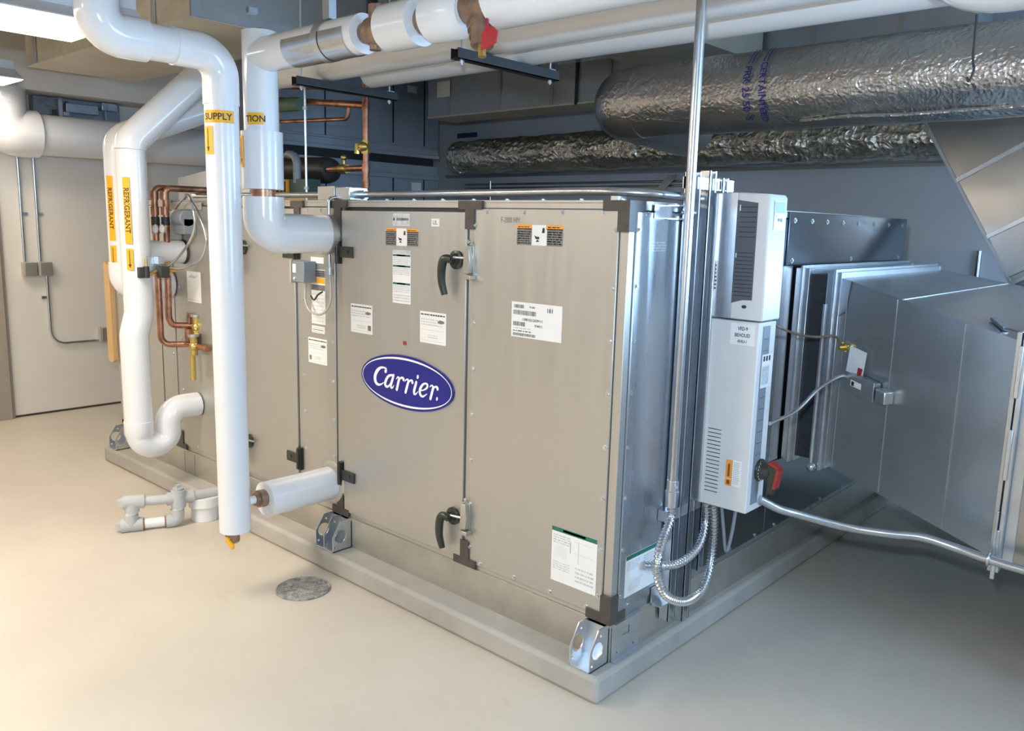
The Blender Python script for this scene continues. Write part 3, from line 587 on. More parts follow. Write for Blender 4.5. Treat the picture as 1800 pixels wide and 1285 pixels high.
mb = MB().tube([(-0.42, cy, 2.25), (-0.40, cy, 2.25), (-0.33, cy, 2.25), (-0.26, cy, 2.25)], [0.045, 0.050, 0.056, 0.052], 28)
mb.tube([(-0.345, cy - 0.01, 2.25), (-0.325, cy - 0.02, 2.13)], [0.038, 0.030], 20)
for i in range(4): mb.tube([(-0.345 + 0.004 * i, cy - 0.01, 2.20 - 0.02 * i), (-0.343 + 0.004 * i, cy - 0.012, 2.194 - 0.02 * i)], 0.042 - 0.002 * i, 20)
sb = obj('strainer', mb, bronze, P2, label='brown bronze strainer with a capped leg')
obj('hose_cap', MB().tube([(-0.325, cy - 0.02, 2.135), (-0.318, cy - 0.024, 2.095)], 0.012, 12), brass, sb)
vs, fs = flatshape([(-0.03, 0.02), (-0.01, 0.035), (0.02, 0.025), (0.042, 0.005), (0.036, -0.022), (0.0, -0.026), (-0.032, -0.024)], [], 0.005)
tg = obj('valve_tag', MB().add([(-0.243 + v.x * 0.9, cy - 0.075 + v.z, 2.132 + v.y + v.x * 0.2) for v in vs], fs, 0, False).tube([(-0.275, cy - 0.05, 2.20), (-0.250, cy - 0.075, 2.15)], 0.005, 8), redrag, P2, label='red plastic handle')
obj('jacket', MB().tube([(-0.275, cy, 2.266), (3.9, cy, 2.266)], 0.092, 44, capm=1), [pvc, pvcend], P2, label='thick white jacket')
ca2 = math.atan2(-1.9, 3.1)
pipe_label(P2, cx, cy, R2, ca2 - 0.85, ca2 + 0.12, 1.968, 2.014, 'TION', 0.026)
pipe_label(P2, cx, cy, R2 + 0.014, ca2 - 1.45, ca2 - 1.0, 1.80, 1.925, None, 0, arrow=True)
# --- two long mains behind
p = tag(obj('insulated_pipe', MB().tube([(-2.55, 0.30, 2.355), (3.9, 0.30, 2.355)], 0.082, 44, capm=1), [pvc, pvcend]), 'long straight white insulated pipe directly behind and below the pipe with the brown valves', 'pipe', 'white mains on the strut hangers')
p = tag(obj('insulated_pipe', MB().tube([(-1.98, 0.53, 2.345), (3.9, 0.53, 2.345)], 0.078, 44, capm=1), [pvc, pvcend]), 'hindmost long white insulated pipe, with its round end showing beside the thin rod', 'pipe', 'white mains on the strut hangers')
PR = thing('insulated_pipe', 'fat white insulated pipe sagging into view at the top right corner', 'pipe', (1.3, -0.02, 2.3))
obj('jacket', MB().tube(fillet([(3.9, 0.03, 2.212), (0.88, 0.03, 2.212), (0.74, 0.03, 2.60), (0.74, 0.03, 3.29)], [0.16, 0.1], 10), 0.098, 40), pvcf, PR)
obj('hanger_hook', MB().tube(spline([(0.935, 0.03, 2.116), (0.937, 0.03, 2.02), (0.942, 0.03, 1.99), (0.934, 0.03, 1.965), (0.928, 0.03, 1.975)], 5), 0.003, 8), darkbase, PR)
# --- trapeze hangers
def trapeze(x, label, y0=0.10, y1=0.72):
    t = thing('strut_hanger', label, 'pipe hanger', (x, (y0 + y1) / 2, 2.23), 'strut hangers under the white mains')
    z = 2.268
    mb = MB().box(x - 0.021, x + 0.021, y0, y1, z - 0.041, z - 0.037).box(x - 0.021, x - 0.018, y0, y1, z - 0.041, z).box(x + 0.018, x + 0.021, y0, y1, z - 0.041, z)
    obj('channel', mb, darkbase, t)
    for y in (y0 + 0.04, y1 - 0.04):
        obj('rod', MB().cyl((x, y, z - 0.06), (x, y, ZC - 0.001), 0.005, seg=10), steel, t)
        obj('nut', MB().cyl((x, y, z - 0.054), (x, y, z - 0.042), 0.010, seg=6).box(x - 0.018, x + 0.018, y - 0.018, y + 0.018, z - 0.0, z + 0.005), steel, t)
    return t
trapeze(-0.92, 'black strut hanger below the red valve handle, right of the two'); trapeze(-2.02, 'black strut hanger behind the tall white riser, left of the two')
# --- clevis strap over the valve run
mb = MB(); half_sleeve(mb, -1.145, -1.105, cy, 2.243, 0.074, 0, 2 * PI, 40); mb.box(-1.145, -1.105, cy - 0.016, cy + 0.016, 2.317, 2.40)
HS = thing('clevis_hanger', 'grey strap hanger around the valve pipe over the shiny sleeve', 'pipe hanger', (-1.125, cy, 2.17))
obj('strap', mb, steel, HS); obj('rod', MB().cyl((-1.125, cy, 2.39), (-1.125, cy, ZC - 0.001), 0.006, seg=10).cyl((-1.125, cy, 2.395), (-1.125, cy, 2.42), 0.014, seg=6), steel, HS)
R_ = thing('threaded_rod', 'thin grey hanging rod in front of the green insulated pipe', 'rod', (-2.23, 0.30, 1.70))
obj('rod', MB().cyl((-2.23, 0.30, 1.696), (-2.23, 0.30, 2.272), 0.0065, seg=10), steel, R_)
obj('nut', MB().cyl((-2.23, 0.30, 2.15), (-2.23, 0.30, 2.165), 0.013, seg=6).cyl((-2.23, 0.30, 1.75), (-2.23, 0.30, 1.765), 0.013, seg=6), steel, R_)
# --- lower insulated stub from the pipe panel
PS = thing('insulated_pipe', 'short white insulated stub low on the unit ending in a brown coupling', 'pipe', (-1.6, -0.2, 0.3))
obj('jacket', MB().tube([(-1.605, -0.362, 0.378), (-1.605, -0.022, 0.378)], 0.078, 44, capm=1), [pvc, pvcend], PS)
obj('escutcheon', MB().cyl((-1.605, -0.022, 0.378), (-1.605, -0.0065, 0.378), 0.082, 0.105, 40), galv, PS)
obj('coupling', MB().tube([(-1.605, -0.34, 0.385), (-1.605, -0.362, 0.386), (-1.605, -0.363, 0.386), (-1.605, -0.395, 0.388), (-1.605, -0.396, 0.388), (-1.605, -0.412, 0.389)], [0.034, 0.034, 0.038, 0.038, 0.028, 0.028], 24), bronze, PS, label='brown union coupling')
obj('pipe', MB().cyl((-1.605, -0.41, 0.389), (-1.605, -0.447, 0.390), 0.018, seg=20), whitepvc, PS)
# --- refrigerant pair
cx3, cy3 = -2.88, -0.317; R3 = 0.073
P3_ = thing('insulated_pipe', 'white pipe marked REFRIGERANT that jogs, dips into a low trap and turns into the unit', 'pipe', (cx3, cy3, 0.25))
ylo = -0.348
path = fillet([(cx3, 0.16, 2.42), (cx3, cy3, 1.97), (cx3, cy3, 1.08), (cx3, ylo, 0.97), (cx3, ylo, 0.352), (cx3, ylo + 0.160, 0.352), (cx3, ylo + 0.160, 0.545), (cx3, -0.012, 0.545)], [0.10, 0.10, 0.12, 0.085, 0.070, 0.10], 12)
k = next(i for i, q in enumerate(path) if q.z < 1.1)
obj('jacket', MB().tube(path[:k], R3 + 0.006, 40, capm=1), [pvc, pvcend], P3_)
k2 = next(i for i, q in enumerate(path) if q.z < 0.5)
obj('jacket', MB().tube(path[k - 1:k2 + 1], R3, 40), pvc, P3_)
obj('trap_cover', MB().tube([Vector((cx3, ylo, 0.50))] + path[k2:], [R3 + 0.003, R3 + 0.002] + [0.068] * (len(path) - k2 - 1), 40, capm=1), [pvcf, pvcend], P3_)
ca3 = math.atan2(-1.87, 4.38)
pipe_label(P3_, cx3, cy3, R3 + 0.006, ca3 - 0.62, ca3 - 0.18, 1.450, 1.785, 'REFRIGERANT', 0.027, rot=True)
pipe_label(P3_, cx3, cy3, R3 + 0.006, ca3 - 0.60, ca3 - 0.18, 1.315, 1.425, None, 0, arrow=True)
cx4, cy4 = -3.16, -0.215
P4 = thing('insulated_pipe', 'rear white pipe marked REFRIGERANT that curls back to the unit halfway up', 'pipe', (cx4, cy4, 1.1))
obj('jacket', MB().tube(fillet([(cx4, 0.30, 2.23), (cx4, cy4 - 0.05, 2.0), (cx4, cy4 - 0.05, 1.30)], [0.09], 10), R3, 40), pvc, P4)
obj('elbow_cover', MB().tube(fillet([(cx4, cy4 - 0.05, 1.34), (cx4, cy4 - 0.05, 1.21), (cx4, -0.01, 1.21)], [0.09], 12), R3 + 0.006, 40), pvcf, P4)
pipe_label(P4, cx4, cy4 - 0.05, R3, ca3 - 1.0, ca3 - 0.45, 1.455, 1.80, 'REFRIGERANT', 0.026, rot=True)
pipe_label(P4, cx4, cy4 - 0.05, R3, ca3 - 1.0, ca3 - 0.45, 1.31, 1.43, None, 0, arrow=True)
P5 = thing('insulated_pipe', 'stubby white insulated pipe end behind the looped grey cables', 'pipe', (-2.98, -0.15, 1.35))
obj('jacket', MB().tube([(-2.98, -0.215, 1.400), (-2.98, -0.02, 1.400)], 0.063, 36), pvc, P5); obj('end_ring', MB().tube([(-2.98, -0.02, 1.400), (-2.98, -0.007, 1.400)], [0.064, 0.068], 36), black, P5)
# --- copper refrigerant lines with their valves
CU = thing('copper_pipe', 'pair of copper refrigerant lines with brass valves beside the white REFRIGERANT pipes', 'copper pipes', (-2.95, -0.12, 0.8))
rc = 0.017
c1 = fillet([(-2.96, 0.30, 1.745), (-2.96, -0.105, 1.745), (-2.96, -0.118, 1.035), (-2.96, -0.100, 0.995), (-2.90, 0.02, 0.990), (-2.74, 0.02, 0.99)], [0.03, 0.04, 0.03, 0.03], 8)
c2 = fillet([(-3.0, 0.30, 1.745), (-3.0, -0.150, 1.745), (-3.0, -0.150, 0.885), (-2.93, -0.03, 0.885), (-2.70, -0.03, 0.885)], [0.03, 0.05, 0.05], 8)
obj('line', MB().tube(c1, rc, 18), copper, CU); obj('line', MB().tube(c2, rc, 18), copper, CU)
for pth in ((-2.96, -0.113), (-3.0, -0.150)):
    for z in (1.68, 1.60, 1.50, 1.36): obj('fitting', MB().cyl((pth[0], pth[1], z), (pth[0], pth[1], z + 0.045), rc + 0.004, seg=18), copper, CU)
    obj('rubber_cushion', MB().cyl((pth[0], pth[1], 1.545), (pth[0], pth[1], 1.59), rc + 0.005, seg=18), black, CU)
for x, y in ((-2.995, -0.20), (-2.950, -0.175), (-2.925, -0.150)):
    obj('clamp', MB().ball((x, y, 1.525), 0.022, sc=(0.8, 0.7, 1.15)), whitepvc, CU, label='white plastic clamp')
obj('valve_body', MB().cyl((-2.96, -0.116, 1.27), (-2.96, -0.116, 1.345), 0.023, seg=6).cyl((-2.99, -0.13, 1.305), (-2.91, -0.09, 1.305), 0.014, seg=10).cyl((-2.91, -0.09, 1.305), (-2.86, -0.06, 1.312), 0.004, seg=8), brass, CU)
for x, y, z, s_ in ((-2.86, 0.02 - 0.03, 0.99, 1), (-2.83, -0.045, 0.885, 1)):
    vb = obj('valve_body', MB().cyl((x, y, z - 0.05), (x, y, z + 0.055), 0.020, seg=14).ball((x, y, z), 0.028), brass, CU)
    obj('valve_cap', MB().cyl((x, y, z + 0.055), (x, y, z + 0.07), 0.030, 0.034, seg=20), steel, vb)
obj('sight_tube', MB().cyl((-2.82, -0.06, 0.84), (-2.82, -0.06, 0.70), 0.016, seg=14), brass, CU)
obj('manifold', MB().box(-2.925, -2.885, -0.05, 0.01, 0.90, 0.975).cyl((-2.93, -0.03, 0.93), (-2.86, -0.03, 0.93), 0.02), copper, CU, bevel=0.004)
for i in range(3): obj('capillary', MB().tube(spline([(-2.93 + 0.014 * i, -0.03, 1.005), (-2.935 + 0.014 * i, -0.02, 1.06), (-2.925 + 0.014 * i, -0.015, 1.01)], 5), 0.004, 8), copper, CU)
class MBS(MB):
    def add(s, vs, fs, m=0, smooth=True): return MB.add(s, [Vector(p) + SVO for p in vs], fs, m, smooth)
SVO = Vector((0.13, -0.052, 0.0))
SV = thing('solenoid_valve', 'small control valve with black coils in front of the REFRIGERANT pipe', 'valve', (-2.80, -0.29, 1.28))
obj('bracket', MBS().box(-2.945, -2.94, -0.285, -0.165, 1.295, 1.385).box(-2.945, -2.90, -0.20, -0.165, 1.345, 1.385), steel, SV, bevel=0.002)
obj('coil', MBS().box(-2.94, -2.885, -0.195, -0.145, 1.275, 1.335), black, SV, bevel=0.004)
obj('coil', MBS().cyl((-2.92, -0.255, 1.275), (-2.92, -0.255, 1.335), 0.016).box(-2.94, -2.91, -0.295, -0.27, 1.275, 1.33), black, SV, bevel=0.003)
obj('spring', MBS().cyl((-2.92, -0.255, 1.335), (-2.92, -0.255, 1.375), 0.007, seg=10), brass, SV)
obj('link', MBS().tube([(-2.92, -0.24, 1.29), (-2.92, -0.20, 1.31)], 0.007, 8).cyl((-2.915, -0.145, 1.30), (-2.96, -0.116, 1.305), 0.010, seg=10), brass, SV)
# sensor housings and cables on the coil panel top
CB = thing('actuator', 'beige actuator box with a round cap mounted high on the unit behind the cables', 'actuator', (-3.02, -0.05, 1.44))
obj('base', MB().box(-3.08, -2.985, -0.07, -0.007, 1.462, 1.575), boxbeige, CB, bevel=0.006)
obj('cap', MB().cyl((-2.965, -0.055, 1.565), (-2.965, -0.055, 1.610), 0.036, 0.032, 24).ball((-2.965, -0.055, 1.610), 0.032, sc=(1, 1, 0.6)), whitepvc, CB)
obj('cylinder', MB().cyl((-2.93, -0.055, 1.585), (-2.82, -0.055, 1.585), 0.045, seg=28).box(-2.93, -2.82, -0.08, -0.007, 1.50, 1.585), boxgrey, CB, bevel=0.004)
obj('bracket', MB().box(-3.18, -3.10, -0.06, -0.007, 1.64, 1.69).box(-3.10, -2.75, -0.02, -0.007, 1.632, 1.672), boxbeige, CB, bevel=0.003)
CL = thing('cable_loop', 'two looped grey control cables left of the tall supply pipe', 'cable', (-2.8, -0.12, 1.3))
l1 = [(-2.86, -0.05, 1.69), (-2.813, -0.06, 1.709), (-2.70, -0.10, 1.69), (-2.607, -0.13, 1.627), (-2.602, -0.13, 1.541), (-2.683, -0.13, 1.45), (-2.851, -0.13, 1.353), (-2.965, -0.16, 1.30)]
l2 = [(-2.86, -0.05, 1.695), (-2.80, -0.06, 1.703), (-2.66, -0.11, 1.67), (-2.56, -0.13, 1.613), (-2.491, -0.13, 1.514), (-2.496, -0.13, 1.443), (-2.58, -0.13, 1.366), (-2.757, -0.13, 1.322), (-2.933, -0.14, 1.325), (-2.96, -0.16, 1.335)]
l3 = [(-2.813, -0.06, 1.709), (-2.901, -0.06, 1.663), (-2.951, -0.06, 1.626), (-2.963, -0.06, 1.585)]
for l in (l1, l2): obj('cable', MB().tube(spline(l, 8), 0.0075, 10), condm, CL)
obj('cable', MB().tube(spline(l3, 8), 0.005, 8), condm, CL)
# ============================================================ CONDUIT ON TOP OF THE UNIT
HC = thing('conduit', 'long horizontal steel conduit lying along the front top edge of the unit', 'conduit', (-1.2, 0.1, 1.69))
obj('tube', MB().tube(spline([(-1.60, 0.085, 1.712), (-1.1, 0.085, 1.712), (-0.6, 0.085, 1.715), (-0.25, 0.09, 1.718), (-0.10, 0.12, 1.715), (-0.01, 0.20, 1.710), (0.01, 0.34, 1.706), (0.012, 0.45, 1.704)], 8), 0.0145, 18), condm, HC)
obj('tube', MB().cyl((-3.02, 0.085, 1.712), (-1.72, 0.085, 1.712), 0.0135, seg=18), condm, HC)
obj('strap', MB().box(-0.12, -0.09, 0.06, 0.11, 1.6845, 1.70), steel, HC)
JB = thing('junction_box', 'galvanised junction box on the top front edge of the unit above the pipe panel', 'junction box', (-1.66, 0.05, 1.684))
obj('box', MB().box(-1.716, -1.60, 0.02, 0.12, 1.686, 1.744), boxbeige, JB, bevel=0.003)
obj('cover', MB().box(-1.715, -1.59, 0.012, 0.02, 1.684, 1.746), galv, JB, bevel=0.002)
obj('box', MB().box(-1.59, -1.49, 0.02, 0.12, 1.686, 1.742), steel, JB, bevel=0.003)
obj('connector', MB().cyl((-1.49, 0.085, 1.712), (-1.455, 0.085, 1.712), 0.019, seg=18), steel, JB)
VC = thing('conduit', 'thin steel conduit dropping from the top junction box down to a looped grey cable', 'conduit', (-1.583, -0.03, 1.2))
obj('tube', MB().tube(fillet([(-1.583, 0.03, 1.70), (-1.583, -0.022, 1.69), (-1.583, -0.022, 1.365)], 0.02), 0.008, 12), condm, VC)
obj('coupling', MB().cyl((-1.583, -0.022, 1.385), (-1.583, -0.022, 1.355), 0.011, seg=12), steel, VC)
obj('strap', MB().box(-1.62, -1.575, -0.022, -0.0065, 1.555, 1.570).ball((-1.608, -0.02, 1.562), 0.007), steel, VC)
obj('cable', MB().tube(spline([(-1.583, -0.022, 1.36), (-1.572, -0.024, 1.30), (-1.570, -0.03, 1.23), (-1.60, -0.04, 1.185), (-1.65, -0.045, 1.172), (-1.71, -0.045, 1.185), (-1.748, -0.04, 1.225), (-1.757, -0.035, 1.27), (-1.757, -0.032, 1.31)], 8), 0.0055, 10), boxbeige, VC)
TB = thing('thermostat_box', 'small blue-grey control box mounted on the pipe panel over the wiring diagram', 'control box', (-1.765, -0.03, 1.3))
obj('box', MB().box(-1.806, -1.706, -0.075, -0.007, 1.312, 1.408), boxgrey, TB, bevel=0.004)
obj('cover', MB().box(-1.812, -1.800, -0.082, -0.007, 1.306, 1.412), boxbeige, TB, bevel=0.002)
obj('dial', MB().box(-1.79, -1.765, -0.079, -0.075, 1.355, 1.395).cyl((-1.775, -0.076, 1.33), (-1.775, -0.082, 1.33), 0.006, seg=12), paper, TB)
obj('wire', MB().tube(spline([(-1.72, -0.03, 1.25), (-1.68, -0.04, 1.235), (-1.65, -0.04, 1.26), (-1.64, -0.02, 1.275)], 6), 0.004, 8), black, TB)
# ============================================================ FLOOR ITEMS
FD = thing('floor_drain', 'round grey floor cover set in the floor in front of the unit', 'floor drain', (-1.415, -0.30, 0.0))
mb = MB().tube([(-1.415, -0.30, 0.0005), (-1.415, -0.30, 0.004), (-1.415, -0.30, 0.006)], [0.118, 0.118, 0.112], 48)
dm = mat('cover_plate', (0.40, 0.38, 0.35), 0.6, 0.3, noise=0.45, nscale=30, bump=1.0, bscale=70, bdist=0.02)
obj('plate', mb, dm, FD)
obj('rim', MB().tube([(-1.415 + 0.113 * math.cos(a), -0.30 + 0.113 * math.sin(a), 0.005) for a in [2 * PI * i / 48 for i in range(48)]], 0.004, 8, closed=True), dm, FD)
FC = thing('floor_pipe', 'white plastic standpipe rising from the floor behind the grey drain fittings', 'floor pipe', (-2.52, -0.19, 0.0))
obj('pipe', MB().tube([(-2.52, -0.175, 0.0), (-2.52, -0.175, 0.075), (-2.52, -0.175, 0.078), (-2.52, -0.175, 0.13)], [0.070, 0.070, 0.082, 0.082], 40), whitepvc, FC, bevel=0.002)
DT = thing('drain_trap', 'square loop of grey and white plastic drain fittings lying on the floor beside the pad', 'drain trap', (-2.5, -0.35, 0.0))
rr = 0.0275
T_ = Vector((-2.505, -0.325, 0.150)); U_ = Vector((-2.600, -0.525, 0.155)); du = (U_ - T_).normalized()
Tb = Vector((-2.515, -0.330, 0.032)); Ub = Vector((-2.605, -0.530, 0.032)); db = (Ub - Tb).normalized(); up_ = Vector((0, 0, 1))
obj('pipe', MB().cyl((-2.47, -0.02, 0.145), T_ + Vector((0.006, 0.05, 0)), rr * 0.92), greypvc, DT)
obj('pipe', MB().cyl(T_ + du * 0.05, U_ - du * 0.06, rr * 0.92), greypvc, DT)
obj('tee', MB().cyl(T_ + Vector((0.008, 0.075, 0)), T_ + du * 0.055, rr * 1.22).cyl(T_ - up_ * 0.045, T_ + up_ * 0.045, rr * 1.30), greypvc, DT)
obj('plug', MB().cyl(T_ + up_ * 0.045, T_ + up_ * 0.058, rr * 0.9, rr, 18).cyl(T_ + up_ * 0.058, T_ + up_ * 0.074, 0.013, seg=4), greypvc, DT)
obj('pipe', MB().cyl(T_ - up_ * 0.04, Tb + up_ * 0.045 + (T_ - Tb) * 0.0, rr * 0.95), whitepvc, DT)
obj('elbow', MB().tube(fillet([Tb + up_ * 0.058, Tb, Tb + db * 0.055], 0.030), rr * 1.28, 20), greypvc, DT)
obj('pipe', MB().cyl(Tb + db * 0.05, Ub - db * 0.045, rr * 0.95), whitepvc, DT)
obj('primer_ring', MB().cyl(Tb + db * 0.055, Tb + db * 0.062, rr * 1.06), purple, DT)
obj('primer_ring', MB().cyl(Ub - db * 0.062, Ub - db * 0.055, rr * 1.06), purple, DT)
obj('tee', MB().cyl(Ub - db * 0.055, Ub + db * 0.05, rr * 1.28).cyl(Ub, Ub + up_ * 0.055, rr * 1.28), greypvc, DT)
obj('pipe', MB().cyl(Ub + up_ * 0.05, U_ - up_ * 0.045, rr * 0.95), whitepvc, DT)
obj('tee', MB().cyl(U_ - du * 0.06, U_ + du * 0.04, rr * 1.28).cyl(U_, U_ - up_ * 0.052, rr * 1.28), greypvc, DT)
obj('plug', MB().tube([U_ + du * 0.04, U_ + du * 0.068], [rr, rr * 0.6], 4), greypvc, DT)
obj('plug', MB().tube([Ub + db * 0.05, Ub + db * 0.075], [rr, rr * 0.6], 4), greypvc, DT)
# tan board leaning against the far end of the unit
TP = tag(obj('cardboard_sleeve', MB().prism([(-4.035, 0.66), (-4.02, 0.645), (-3.965, 0.645), (-3.952, 0.66), (-3.952, 1.27), (-4.035, 1.30)], -0.030, -0.002), card), 'tan board hanging at the far left end of the unit', 'board')
# ============================================================ VARIABLE SPEED DRIVE ON ITS STRUTS
ST = thing('drive_stand', 'pair of upright galvanised struts carrying the white drive cabinet beside the side panel', 'strut frame', (0.05, 0.42, 0.1))
def strut(y0, y1, z0, z1, x0=0.010, x1=0.050):
    mb = MB(); t = 0.003
    mb.box(x0, x1, y0, y0 + t, z0, z1).box(x0, x1, y1 - t, y1, z0, z1).box(x0, x0 + t, y0, y1, z0, z1)
    mb.box(x1 - t, x1, y0, y0 + 0.010, z0, z1).box(x1 - t, x1, y1 - 0.010, y1, z0, z1)
    return obj('strut', mb, steel, ST)
strut(0.300, 0.350, 0.16, 1.79); strut(0.405, 0.455, 0.125, 1.80); strut(0.50, 0.545, 0.30, 1.78)
mb = MB().box(0.006, 0.040, 0.30, 0.60, 1.735, 1.775)
for i in range(6): mb.box(0.040, 0.043, 0.45 + 0.025 * i, 0.462 + 0.025 * i, 1.74, 1.77)
obj('cross_strut', mb, steel, ST); obj('cross_strut', MB().box(0.008, 0.048, 0.26, 0.58, 0.555, 0.595), steel, ST)
obj('foot_angle', MB().box(0.010, 0.055, 0.24, 0.33, 0.235, 0.241).box(0.010, 0.014, 0.24, 0.33, 0.235, 0.30), steel, ST)
VF = thing('variable_speed_drive', 'tall narrow white drive cabinet with a grey louvre and a red and black switch handle', 'drive', (0.16, 0.52, 0.59), )
Y0, Y1 = 0.452, 0.585
mb = MB().box(0.055, 0.252, Y0, Y1, 0.592, 1.284)
obj('bypass_enclosure', mb, vfdm, VF, bevel=0.004)
obj('back_plate', MB().box(0.048, 0.070, Y0 - 0.012, Y1 + 0.01, 0.60, 1.725), steel, VF, bevel=0.002)
obj('heat_sink', MB().box(0.052, 0.128, Y0 + 0.002, Y1, 1.290, 1.728).box(0.110, 0.142, Y0 - 0.002, Y1, 1.290, 1.729), steel, VF, bevel=0.003, label='silver side of the drive')
obj('drive_cover', MB().prism([(0.140, 1.290), (0.262, 1.290), (0.258, 1.712), (0.250, 1.722), (0.140, 1.728)], Y0 - 0.006, Y1), vfdm, VF, bevel=0.005)
lo = MB(); yl = Y0 - 0.0075
lo.prism([(0.142, 1.346), (0.163, 1.353), (0.185, 1.359), (0.219, 1.360), (0.217, 1.692), (0.141, 1.702)], yl, Y0 - 0.004)
lv = obj('louvre_panel', lo, louvre, VF, label='dark grey louvre')
mb = MB()
for i in range(20):
    z = 1.372 + i * 0.0135 * (1 if i < 12 else 1.25)
    if z < 1.69: mb.box(0.148 + 0.004 * (i > 9), 0.214, yl - 0.0006, yl, z, z + 0.0035)
obj('louvre_slot', mb, black, lv)
obj('reflector_mark', MB().box(0.151, 0.154, yl - 0.001, yl, 1.665, 1.685).box(0.147, 0.150, yl - 0.001, yl, 1.505, 1.52), white, lv)
obj('round_badge', MB().prism([(0.192 + p[0], 1.336 + p[1]) for p in circ(0, 0, 0.0085, 20, 0.006)], Y0 - 0.009, Y0 - 0.006), black, VF)
mb = MB()
for i in range(17): z = 0.645 + i * 0.0147; mb.box(0.083, 0.136, Y0 - 0.0005, Y0 + 0.001, z, z + 0.0028)
obj('vent_slot', mb, black, VF)
def sidecard(name, x0, x1, z0, z1, elems, base=0, y=Y0, label=None):
    mb = MB().box(x0, x1, y - 0.0014, y, z0, z1, base); O = Vector((x0, y - 0.0014, z0)); W_, H_ = x1 - x0, z1 - z0
    for e in elems:
        if e[0] == 'x': vs, fs, wd = text2d(e[1], e[4] * H_, 0.015); mb.add([O + X3 * (e[2] * W_ + p[0] * 0.8) + Z3 * (e[3] * H_ + p[1]) - Y3 * 0.0008 for p in vs], fs, e[5], False)
        elif e[0] == 'r': mb.flat(O, X3, Z3, -Y3, e[1] * W_, e[2] * W_, e[3] * H_, e[4] * H_, 0.0007, e[5])
        elif e[0] == 't':
            for i in range(e[5]): mb.flat(O, X3, Z3, -Y3, e[1] * W_, (e[2] - random.uniform(0, 0.2)) * W_, (e[3] + (e[4] - e[3]) * i / e[5]) * H_, (e[3] + (e[4] - e[3]) * (i + 0.4) / e[5]) * H_, 0.0007, e[6])
    return obj(name, mb, INKS, VF, label=label)
sidecard('name_label', 0.145, 0.237, 1.200, 1.277, [('x', 'VFD-9', 0.5, 0.76, 0.17, 1), ('x', 'BEHOUD', 0.5, 0.46, 0.17, 1), ('x', 'AHU-1', 0.5, 0.18, 0.15, 1)], label='white name label')
sidecard('warning_label', 0.164, 0.189, 0.683, 0.779, [('r', 0.35, 0.65, 0.36, 0.85, 7), ('r', 0, 1, 0.27, 0.29, 0), ('r', 0.25, 0.75, 0.06, 0.22, 7)], base=4, label='orange warning strip')
sidecard('warning_label', 0.191, 0.224, 0.685, 0.783, [('t', 0.1, 0.9, 0.1, 0.95, 12, 3)])
sidecard('wiring_card', 0.056, 0.078, 1.385, 1.49, [('t', 0.6, 0.95, 0.05, 0.95, 7, 1)])
# front of the drive (facing the side aisle)
mb = MB().box(0.252, 0.2545, Y0 + 0.03, Y1 - 0.05, 0.62, 1.27)
obj('cover_strip', mb, boxgrey, VF)
mb = MB()
for i in range(13): mb.box(0.2545, 0.2555, Y0 + 0.035, Y1 - 0.055, 0.72 + i * 0.042, 0.722 + i * 0.042)
obj('strip_line', mb, louvre, VF)
def frontcard(name, y0, y1, z0, z1, elems, x=0.262, base=0):
    mb = MB().box(x, x + 0.0012, y0, y1, z0, z1, base); O = Vector((x + 0.0012, y0, z0)); W_, H_ = y1 - y0, z1 - z0
    for e in elems: mb.flat(O, Y3, Z3, X3, e[0] * W_, e[1] * W_, e[2] * H_, e[3] * H_, 0.0006, e[4])
    return obj(name, mb, INKS, VF)
frontcard('keypad', Y0 + 0.03, Y1 - 0.02, 1.60, 1.70, [(0.05, 0.95, 0.60, 0.98, 5), (0.3, 0.5, 0.32, 0.42, 1), (0.55, 0.75, 0.30, 0.42, 1), (0.1, 0.3, 0.45, 0.55, 3)], x=0.260)
frontcard('rating_plate', Y0 + 0.03, Y1 - 0.02, 1.05, 1.17, [(0.1, 0.25, 0.80, 0.95, 1), (0.35, 0.5, 0.80, 0.95, 1), (0.6, 0.75, 0.80, 0.95, 1), (0.05, 0.7, 0.1, 0.65, 3)], x=0.256)
obj('cable_gland', MB().cyl((0.10, 0.50, 0.592), (0.10, 0.50, 0.575), 0.02).cyl((0.20, 0.50, 0.592), (0.20, 0.50, 0.58), 0.014), steel, VF)
sw = obj('switch_handle', MB().tube([(0.252, 0.535, 0.742), (0.262, 0.535, 0.742), (0.266, 0.535, 0.742), (0.300, 0.535, 0.742)], [0.042, 0.042, 0.034, 0.028], 28).hexa([(0.298, 0.512, 0.665), (0.318, 0.512, 0.665), (0.318, 0.542, 0.665), (0.298, 0.542, 0.665)], [(0.290, 0.512, 0.775), (0.330, 0.512, 0.765), (0.330, 0.542, 0.765), (0.290, 0.542, 0.775)]), handlem, VF, bevel=0.003, label='black rotary switch')
obj('handle_grip', MB().hexa([(0.318, 0.508, 0.690), (0.328, 0.508, 0.690), (0.328, 0.546, 0.690), (0.318, 0.546, 0.690)], [(0.330, 0.508, 0.765), (0.340, 0.508, 0.760), (0.340, 0.546, 0.760), (0.330, 0.546, 0.765)]).hexa([(0.295, 0.508, 0.777), (0.330, 0.508, 0.765), (0.330, 0.546, 0.765), (0.295, 0.546, 0.777)], [(0.300, 0.508, 0.785), (0.340, 0.508, 0.768), (0.340, 0.546, 0.768), (0.300, 0.546, 0.785)]), red, sw, label='red grip')
mb = MB()
for i in range(9): a = 2.2 + i * 0.35; mb.box(0.2662, 0.2668, 0.535 + 0.036 * math.cos(a) - 0.002, 0.535 + 0.036 * math.cos(a) + 0.002, 0.742 + 0.036 * math.sin(a) - 0.003, 0.742 + 0.036 * math.sin(a) + 0.003)
obj('dial_mark', mb, white, sw)
